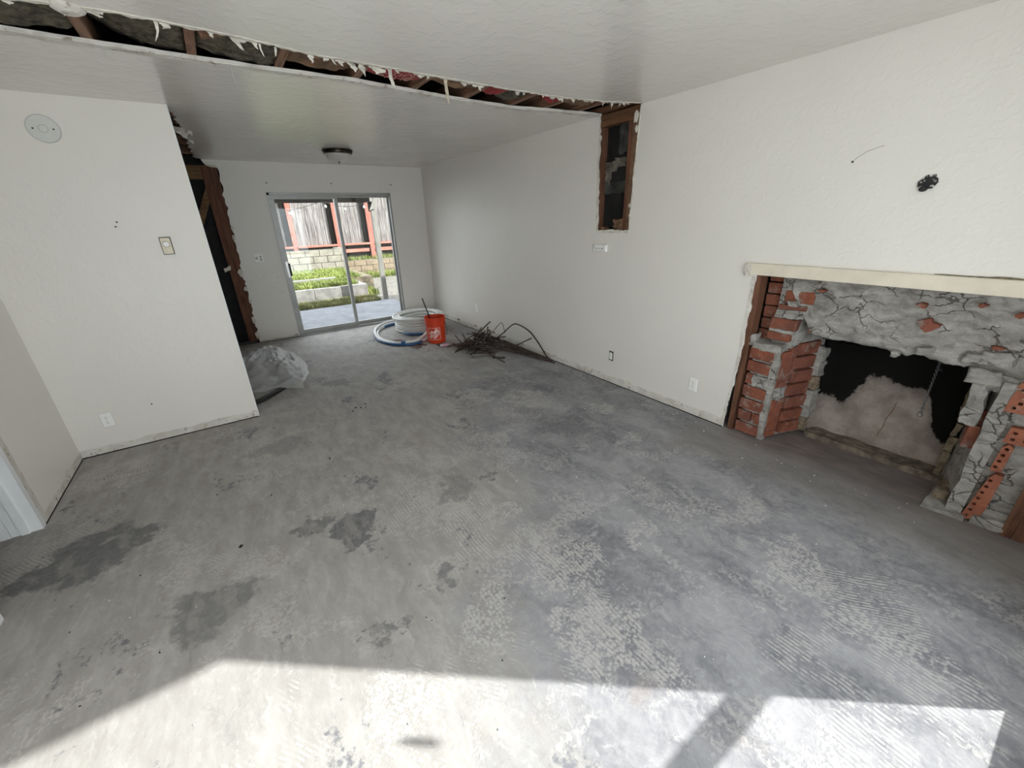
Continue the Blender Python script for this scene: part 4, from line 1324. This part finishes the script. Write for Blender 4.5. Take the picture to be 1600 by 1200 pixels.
MB().tube([(2.02, 6.0, .03), (2.12, 5.86, .025), (2.26, 5.78, .024)], .019, 8).build('blue_pipe', 'pipe_blue', lp, smooth=True)

bx, by = 2.275, 5.335
bk = empty('bucket', (bx, by, 0), 'orange plastic bucket with white square logo standing by the pipe coil', 'bucket')
MB().lathe([(.118, 0), (.126, .006), (.139, .27), (.146, .272), (.147, .300), (.142, .302), (.1425, .322), (.149, .324), (.150, .345), (.144, .347), (.1445, .362), (.151, .364), (.151, .372), (.143, .372), (.138, .300), (.120, .012), (.0, .012)], (bx, by, 0), 40, cap0=True, cap1=False).build('shell', 'bucket_orange', bk, smooth=False)
th0 = math.atan2(-by + 0, -bx + 0)        # towards the room
th0 = math.atan2(-5.335, -2.275) - .20
def on_bucket(u, v, lift=.0015):
    r = .1265 + (v / .27) * .0128 + lift
    a = th0 + u / r
    return (bx + r * math.cos(a), by + r * math.sin(a), v)
b = MB()
S = .085
cz_ = .147
def frame_strip(b, pts):
    """thin raised line on the bucket skin"""
    n = len(pts)
    base = len(b.v)
    for (u, v, nu, nv) in pts:
        b.v.append(on_bucket(u - nu * .0022, v - nv * .0022)); b.v.append(on_bucket(u + nu * .0022, v + nv * .0022))
    for i in range(n - 1):
        b.f.append((base + 2 * i, base + 2 * i + 1, base + 2 * i + 3, base + 2 * i + 2))
for (p, q, nn_) in (((-S, -S), (S, -S), (0, 1)), ((S, -S), (S, S), (1, 0)), ((S, S), (-S, S), (0, 1)), ((-S, S), (-S, -S), (1, 0))):
    frame_strip(b, [(p[0] + (q[0] - p[0]) * i / 12, cz_ + p[1] + (q[1] - p[1]) * i / 12, *nn_) for i in range(13)])
b.build('logo_frame', 'print_white', bk, fix=False)
rot = math.radians(45)
def rot_map(du, dv, sx=1.0):
    def f(u, v):
        u = u * sx + du; v = v + dv
        return on_bucket(u * math.cos(rot) - v * math.sin(rot), cz_ + u * math.sin(rot) + v * math.cos(rot))
    return f
def bolder(cu): cu.offset = .0016
text_mesh('THE', .034, 'lettering', 'print_white', rot_map(-.020, .046), bk, extra=bolder)
text_mesh('HOME', .070, 'lettering', 'print_white', rot_map(0.0, .006, .86), bk, extra=bolder)
text_mesh('DEPOT', .046, 'lettering', 'print_white', rot_map(.012, -.042, .9), bk, extra=bolder)
# bail handle on the side, contents
hp = []
for i in range(15):
    a = PI * i / 14
    hp.append((bx + .155 * math.cos(a) * math.cos(.6) , by + .155 * math.cos(a) * math.sin(.6), 0))
MB().tube([(bx + .153 * math.cos(th0 + 1.25 + .0) , by + .153 * math.sin(th0 + 1.25), .305)] + [(bx + (.150 + .012 * math.sin(PI * i / 10)) * math.cos(th0 + 1.25 + 1.5 * i / 10 * .2), by + (.150 + .012 * math.sin(PI * i / 10)) * math.sin(th0 + 1.25 + 1.5 * i / 10 * .2), .305 - .20 * i / 10) for i in range(1, 11)], .0035, 6).build('handle', 'black_metal', bk)
crumple('rubble', 'tan_debris', bk, (bx, by), (.20, .20), lambda u, v, w: (u, v, .285 + w * .08 - 1.8 * ((u - bx) ** 2 + (v - by) ** 2)), 10, 71, .6)
MB().tube([(bx + .02, by + .03, .02), (2.205, 5.350, .37), (2.13, 5.36, .640)], .0085, 8).build('metal_rod', 'black_metal')
tag(bpy.data.objects['metal_rod'], 'straight black rod standing up out of the orange bucket', 'rod')

# flat strips on the floor in front of the loop
for i, (p, q, w, lab) in enumerate((((1.79, 5.83), (1.905, 5.13), .004, 'thin wire like strip on floor, leftmost of the strips by the pipe loop'), ((1.83, 5.82), (1.955, 5.19), .022, 'broad maroon strip on floor, second from left by the pipe loop'),
                                   ((1.875, 5.80), (2.005, 5.25), .012, 'narrow maroon strip on floor, third from left by the pipe loop'), ((1.92, 5.62), (2.07, 5.26), .020, 'dark maroon strip on floor, rightmost and nearest the bucket'))):
    p = Vector((*p, .004)); q = Vector((*q, .004)); d = (q - p); L = d.length; d.normalize(); nn_ = Vector((-d.y, d.x, 0))
    o = MB().obox((p + q) / 2, d * L / 2, nn_ * w, (0, 0, .0035)).build('floor_strip', 'strip_maroon')
    tag(o, lab, 'strip')
# small printed cartridge
d = Vector((.10, -.045, 0)).normalized()
p = Vector((2.205, 5.045, .022))
e = empty('cartridge', (p.x + .05, p.y - .02, 0), 'small pink and white printed cartridge lying in front of the orange bucket', 'cartridge')
MB().tube([p, p + d * .105], .022, 14).build('body', 'label_pink', e)
MB().tube([p - d * .012, p + d * .004], .0225, 14).build('cap', 'nickel', e)
MB().tube([p - d * .012, p - d * .03, p - d * .055 + Vector((0, .01, .02))], [.010, .008, .004], 8).build('nozzle', 'black_metal', e)

# ------------------------------------------------------------------ scrap metal pile against the right wall
pile_n = 0
def rod(pts, r, mat, label, group=None, n=6):
    o = MB().tube(pts, r, n).build('metal_rod', mat)
    return tag(o, label, 'rod', group)
rod(smooth_path([(2.72, 4.52, .10), (2.82, 4.40, .22), (2.90, 4.30, .335), (2.955, 4.24, .345), (3.0, 4.05, .28), (3.01, 3.86, .15), (3.012, 3.72, .03), (3.0, 3.60, .012)], 5), .0085, 'rust_steel', 'long bent rod arching out of the scrap pile and resting against the right wall')
rod([(2.60, 4.75, .16), (2.86, 4.78, .30)], .0085, 'rust_steel', 'rod sticking up from the far top of the scrap pile towards the wall')
rod(smooth_path([(2.74, 4.62, .16), (2.90, 4.62, .28), (2.94, 4.60, .30), (2.93, 4.52, .18)], 4), .004, 'rust_steel', 'thin wire bent to a peak above the middle of the scrap pile')
rod([(2.345, 5.00, .010), (2.62, 4.85, .05)], .008, 'rust_steel', 'rod at the left end of the scrap pile, its tip by the cartridge')
rod([(2.22, 4.66, .010), (2.47, 4.72, .04)], .006, 'rust_steel', 'lowest rod at the left end of the scrap pile, lying on the floor')
rod([(2.40, 4.98, .14), (2.405, 4.62, .012)], .008, 'rust_steel', 'rod leaning steeply at the left front of the scrap pile')
rod([(2.52, 3.92, .008), (2.52, 4.28, .03)], .008, 'rust_steel', 'rod sticking out of the scrap pile nearest to the camera')
rod([(2.80, 4.22, .055), (3.01, 4.02, .20)], .007, 'rust_steel', 'rod poking out on the right of the scrap pile under the arch')
rod([(2.40, 4.47, .010), (2.66, 4.30, .012)], .008, 'rust_steel', 'rod lying on the floor along the front of the scrap pile')
rod([(2.50, 4.17, .010), (2.62, 4.06, .012)], .010, 'rust_steel', 'short thick rod end on the floor in front of the scrap pile')
G1 = 'long rods in the bundle by the right wall'
for i in range(10):
    a = rnd.uniform(-.05, .05)
    y0 = rnd.uniform(4.3, 4.5); y1 = rnd.uniform(3.50, 3.95)
    x0 = rnd.uniform(2.70, 2.88); x1 = min(2.995, 2.93 + rnd.uniform(-.03, .06))
    rod([(x0, y0, .03 + rnd.uniform(0, .07)), (x1, y1, .010 + rnd.uniform(0, .02))], rnd.uniform(.007, .0095), 'rust_steel', 'long dark rod in the bundle that runs along the right wall', G1)
G2 = 'short scrap rods of the pile'
for i in range(96):
    px_ = rnd.gauss(2.655, .15); py_ = rnd.gauss(4.66, .17)
    px_ = min(2.92, max(2.36, px_)); py_ = min(5.05, max(4.25, py_))
    hmax = .19 * math.exp(-(((px_ - 2.70) / .21) ** 2 + ((py_ - 4.68) / .27) ** 2))
    zc_ = .012 + hmax * rnd.random() ** .55
    L = rnd.uniform(.07, .20)
    a = rnd.uniform(0, 2 * PI); el = rnd.gauss(0, .22) if hmax > .05 else 0.0
    d = Vector((math.cos(a) * math.cos(el), math.sin(a) * math.cos(el), math.sin(el)))
    c_ = Vector((px_, py_, zc_))
    p, q = c_ - d * L, c_ + d * L
    for v in (p, q):
        v.z = max(.009, v.z); v.x = min(3.01, v.x)
    if i % 4 == 0:
        mid = (p + q) / 2 + Vector((rnd.uniform(-.03, .03), rnd.uniform(-.03, .03), rnd.uniform(0, .03)))
        pts = smooth_path([p, mid, q], 4)
    else:
        pts = [p, q]
    rod(pts, rnd.choice((.0060, .0075, .0095)), 'grey_steel' if i % 6 == 3 else 'rust_steel', 'short scrap rod tangled in the pile against the right wall', G2)

# ------------------------------------------------------------------ crumpled plastic sheet and black hose
def plastic():
    NU, NV = 64, 64
    out = [(-.62, 5.05), (-.45, 4.78), (-.06, 4.64), (.16, 4.66), (.36, 4.56), (.44, 4.74), (.50, 4.98), (.53, 5.30), (.50, 5.62), (.44, 5.95), (.36, 6.20), (.20, 6.25), (.02, 6.15), (-.18, 5.9), (-.5, 5.75)]
    ring = []
    n = len(out)
    for k in range(NU):
        t = k / NU * n
        i = int(t); f = t - i
        p = Vector(out[i]).lerp(Vector(out[(i + 1) % n]), f)
        ring.append(p)
    c = Vector((.10, 5.35))
    vs, fs = [], []
    for j in range(NV + 1):
        s = j / NV
        for k in range(NU):
            p = c.lerp(ring[k], s)
            q = Vector((p.x * 3.0, p.y * 2.0, 0))
            fold = 1 - abs(mnoise.noise(q * 1.3)) * 2
            fold2 = 1 - abs(mnoise.noise(q * 3.1 + Vector((7, 3, 0)))) * 2
            fold3 = 1 - abs(mnoise.noise(q * 6.5 + Vector((17, 9, 0)))) * 2
            dome = .17 * max(0, 1 - s ** 2.4) + .05 * max(0, (p.y - 5.3)) * (1 - s * .6)
            z = dome * (.75 + .35 * fold) + (.055 * fold2 + .028 * fold3) * (1 - .35 * s) + .02
            rr_ = 1 + .035 * mnoise.noise((k * .9, s * 3, 2)) * s
            p2 = c + (p - c) * rr_
            vs.append((p2.x, p2.y, max(.004, z)))
    for j in range(NV):
        for k in range(NU):
            l = (k + 1) % NU
            fs.append((j * NU + k, j * NU + l, (j + 1) * NU + l, (j + 1) * NU + k))
    b = MB(); b.add(vs, fs)
    o = b.build('plastic_sheet', 'plastic', fix=False)
    for p in o.data.polygons: p.use_smooth = True
    return tag(o, 'crumpled translucent plastic sheet heaped on the floor beside the partition end', 'plastic sheet')
plastic()
tag(MB().tube(smooth_path([(-.30, 4.33, .026), (-.12, 4.42, .026), (.02, 4.52, .026), (.17, 4.68, .026), (.30, 4.86, .026), (.34, 5.1, .03)], 6), .025, 10).build('hose', 'black_rubber', smooth=True), 'thick black hose running out from under the plastic sheet', 'hose')

# flecks of paint and plaster on the floor
b = MB()
fr_ = random.Random(5)
def fleck(x, y, s):
    a = fr_.uniform(0, 2 * PI); e_ = fr_.uniform(.35, 1)
    ax = Vector((math.cos(a), math.sin(a), 0)) * s; ay = Vector((-math.sin(a), math.cos(a), 0)) * s * e_
    b.obox((x, y, .0022), ax, ay, (0, 0, .0020))
for i in range(110):
    fleck(fr_.uniform(-1.1, 2.9), fr_.uniform(.4, 6.6), fr_.uniform(.0012, .0035))
for i in range(14):
    fleck(min(2.98, fr_.gauss(2.86, .12)), fr_.uniform(.15, 1.5), fr_.uniform(.001, .0042))
for i in range(60):
    fleck(fr_.gauss(1.05, .35), fr_.gauss(5.75, .30), fr_.uniform(.002, .006))
for i in range(50):
    fleck(min(3.0, fr_.gauss(2.93, .05)), fr_.uniform(1.5, 4.0), fr_.uniform(.002, .006))
tag(b.build('debris', 'dusty_white'), 'white flecks of paint and plaster scattered over the concrete floor', 'debris', kind='stuff')
b = MB()
for i in range(70):
    x, y = fr_.uniform(-1.1, 2.9), fr_.uniform(.8, 6.0)
    fleck(x, y, fr_.uniform(.0012, .004))
for (x, y) in ((.70, 3.75), (.74, 3.72), (.78, 3.70), (.66, 3.69), (.80, 3.78), (.30, 2.95), (-.3, 2.3)):
    fleck(x, y, .010)
tag(b.build('debris', 'soot'), 'dark crumbs scattered over the concrete floor', 'debris', kind='stuff')

# ------------------------------------------------------------------ back yard
GZ = -.10
struct(MB().box(-6, 3.16, YB + .11, 9.83, GZ - .1, GZ).build('patio', 'patio_concrete'))
struct(MB().box(-9, 12, YB + .13, 22, GZ - .6, GZ - .02).build('ground', 'gravel_ground'))
struct(MB().box(DX0, DX1, YB + .09, YB + .30, -.12, -.02).build('door_step', 'patio_concrete'))
# planter: front curb of cast blocks, second curb, soil
pl_ = empty('planter', (1.0, 10.6, GZ), 'low concrete planter curb along the patio edge with grass inside', 'planter')
xx = 2.80
for i, w in enumerate((.62, .62, .62, .62, .62, .62, .62)):
    MB().box(xx - w + .006, xx, 10.55 + .012 * (i % 2), 10.70, GZ - .02, .225 - .006 * (i % 2)).build('curb_block', 'planter_concrete', pl_, bevel=.008)
    xx -= w
MB().box(2.66, 2.80, 10.71, 11.6, GZ - .02, .215).build('curb_block', 'planter_concrete', pl_, bevel=.008)
xx = 2.3
for i in range(6):
    MB().box(xx - .61, xx, 11.60, 11.74, .0, .33).build('curb_block', 'planter_concrete', pl_, bevel=.008)
    xx -= .62
struct(MB().box(-5, 2.66, 10.70, 11.6, GZ - .1, .19).build('terrace_lower', 'soil'))
struct(MB().box(-5, 3.3, 11.74, 14.3, GZ - .1, .26).build('terrace_upper', 'soil'))
# block walls
def block_wall(name, x0, x1, y, z0, rows, bw_, bh, mat, label, thick=.19, cap=None):
    e = empty(name, ((x0 + x1) / 2, y, z0), label, 'wall')
    MB().box(x0 + .004, x1 - .004, y + .022, y + thick - .01, z0, z0 + rows * bh - .004).build('mortar', 'block_mortar', e)
    for r in range(rows):
        xx = x0 - (bw_ / 2 if r % 2 else 0)
        while xx < x1 - .02:
            a, c_ = max(x0, xx + .008), min(x1, xx + bw_ - .008)
            if c_ - a > .03:
                MB().box(a, c_, y + rnd.uniform(0, .004), y + thick, z0 + r * bh + .007, z0 + (r + 1) * bh - .007).build('block', mat, e)
            xx += bw_
    return e
block_wall('block_wall', -1.0, 3.22, 14.2, .12, 4, .41, .195, 'block_concrete', 'tall pale concrete block retaining wall below the left part of the fence')
block_wall('block_wall', 3.26, 7.3, 15.0, -.12, 3, .41, .185, 'block_warm', 'low tan concrete block retaining wall to the right behind the gravel')
struct(MB().box(3.05, 3.25, 14.39, 15.0, GZ, .90).build('wall_return', 'block_concrete'))
struct(MB().box(-3, 9, 15.19, 16.6, GZ, .40).build('ground_upper', 'soil'))
# fence
fe = empty('fence', (3.0, 15.75, .4), 'tall weathered wooden board fence with red posts and rails behind the block walls', 'fence')
x = -1.6
i = 0
while x < 7.6:
    w = rnd.uniform(.125, .15)
    MB().box(x, x + w - .008, 15.85 + rnd.uniform(0, .012), 15.875, .92, 2.72 + rnd.uniform(-.02, .02) - (.02 if i % 3 else 0)).build('board', 'fence_wood', fe)
    x += w
    i += 1
for k, x in enumerate((-1.55, .30, 2.0, 3.40, 4.52, 6.3)):
    zb = .38 if x > 3.9 else .55
    MB().box(x, x + (.17 if k == 4 else .14), 15.74, 15.85, zb if k != 4 else .30, 2.75).build('post', 'fence_red', fe)
    MB().box(x - .17, x - .004, 15.80, 15.845, zb, 2.72).build('post', 'beam_brown', fe)  # near-black board added for the shade band left of each red post
xs = [-1.44, .41, 2.11, 3.51, 4.67, 6.3]
for a, c_ in zip(xs[:-1], xs[1:]):
    MB().box(a + .03, c_ - .115, 15.70, 15.86, .90, .965).build('rail', 'fence_rail', fe)
for a, c_ in ((3.45, 4.45), (4.7, 6.6)):
    MB().box(a, c_, 15.70, 15.76, .66, .775).build('kick_board', 'fence_rail', fe)
MB().box(-1.5, 7.4, 15.895, 15.91, .90, 2.68).build('backing', 'roof_dark', fe)  # dark panel added so the board gaps stay dark against the sky
MB().box(-1.5, 3.4, 15.87, 15.90, .40, .93).build('kick_board', 'roof_dark', fe)
MB().box(3.4, 7.4, 15.87, 15.90, .40, .93).build('kick_board', 'roof_dark', fe)
# pergola beam, post, knee brace
pg = empty('pergola', (3.03, 9.95, GZ), 'dark timber pergola beam on a cream post at the patio edge', 'pergola')
MB().box(-4, 2.98, 9.91, 10.0, 2.045, 2.20).build('beam', 'beam_brown', pg)
MB().box(2.985, 3.085, 9.91, 10.0, GZ, 1.90).build('post', 'post_paint', pg)
b = MB(); b.obox((3.10, 9.955, 2.08), (.05, 0, 0), (0, .045, 0), (.11, 0, .20)); b.build('knee_brace', 'post_paint', pg)
MB().box(2.94, 3.02, 9.92, 9.99, 1.86, 2.06).build('knee_brace', 'beam_brown', pg)
# string lights
sl = empty('string_lights', (1.98, 9.905, 2.06), 'sagging string of small bulbs hung along the pergola beam', 'string lights')
pts = smooth_path([(1.05, 9.90, 1.935), (1.30, 9.90, 1.91), (1.58, 9.90, 1.955), (1.98, 9.903, 2.058), (2.25, 9.90, 1.98), (2.6, 9.90, 1.97), (2.95, 9.903, 2.058)], 5)
MB().tube(pts, .0055, 6).build('cord', 'black_rubber', sl)
for (x, z) in ((1.335, 1.865), (2.03, 1.99), (2.42, 1.93), (2.83, 1.97)):
    MB().lathe([(.004, .045), (.012, .03), (.012, .012)], (x, 9.90, z), 8).build('socket', 'black_rubber', sl)
    MB().lathe([(.010, .012), (.024, -.008), (.028, -.028), (.018, -.048), (.003, -.054)], (x, 9.90, z), 10).build('bulb', 'disc_rim', sl, smooth=True)
for x in (1.98, 2.95):
    MB().box(x - .006, x + .006, 9.895, 9.912, 2.045, 2.075).build('hanger', 'black_metal', sl)
# grass: tufts of blades
def grass(name, areas, mat, label, seed):
    r = random.Random(seed)
    b = MB()
    for (x0, x1, y0, y1, z, n, h) in areas:
        for i in range(n):
            x, y = r.uniform(x0, x1), r.uniform(y0, y1)
            a = r.uniform(0, 2 * PI); L = h * r.uniform(.5, 1.25); w = r.uniform(.006, .013)
            lx, ly = r.gauss(0, .35) * L, r.gauss(0, .35) * L
            ca, sa = math.cos(a) * w, math.sin(a) * w
            b.add([(x - ca, y - sa, z), (x + ca, y + sa, z), (x + lx * .4 + ca * .7, y + ly * .4 + sa * .7, z + L * .6), (x + lx * .4 - ca * .7, y + ly * .4 - sa * .7, z + L * .6), (x + lx, y + ly, z + L)],
                  [(0, 1, 2, 3), (3, 2, 4)])
    o = b.build(name, mat, fix=False)
    return tag(o, label, 'grass', kind='stuff')
grass('grass', [(.4, 2.64, 10.72, 11.58, .19, 6500, .12)], 'grass', 'bright green grass growing between the two planter curbs', 1)
grass('grass', [(.6, 3.0, 11.76, 14.15, .26, 9000, .10)], 'grass', 'bright green grass on the upper terrace below the tall block wall', 3)
grass('grass', [(3.3, 6.2, 14.3, 14.82, -.12, 1800, .20)], 'grass', 'green weeds along the foot of the low tan block wall', 4)
grass('grass', [(3.3, 6, 15.2, 15.5, .4, 500, .16)], 'grass', 'weeds growing on top of the low tan block wall', 5)
grass('grass', [(2.82, 3.15, 10.8, 13.2, -.12, 700, .18)], 'grass', 'loose weeds at the right end of the planter by the gravel', 6)
grass('grass', [(.2, 2.9, 9.86, 10.53, -.12, 6000, .10)], 'dry_grass', 'dry yellowish grass strip between patio and planter', 2)

bpy.context.view_layer.update()
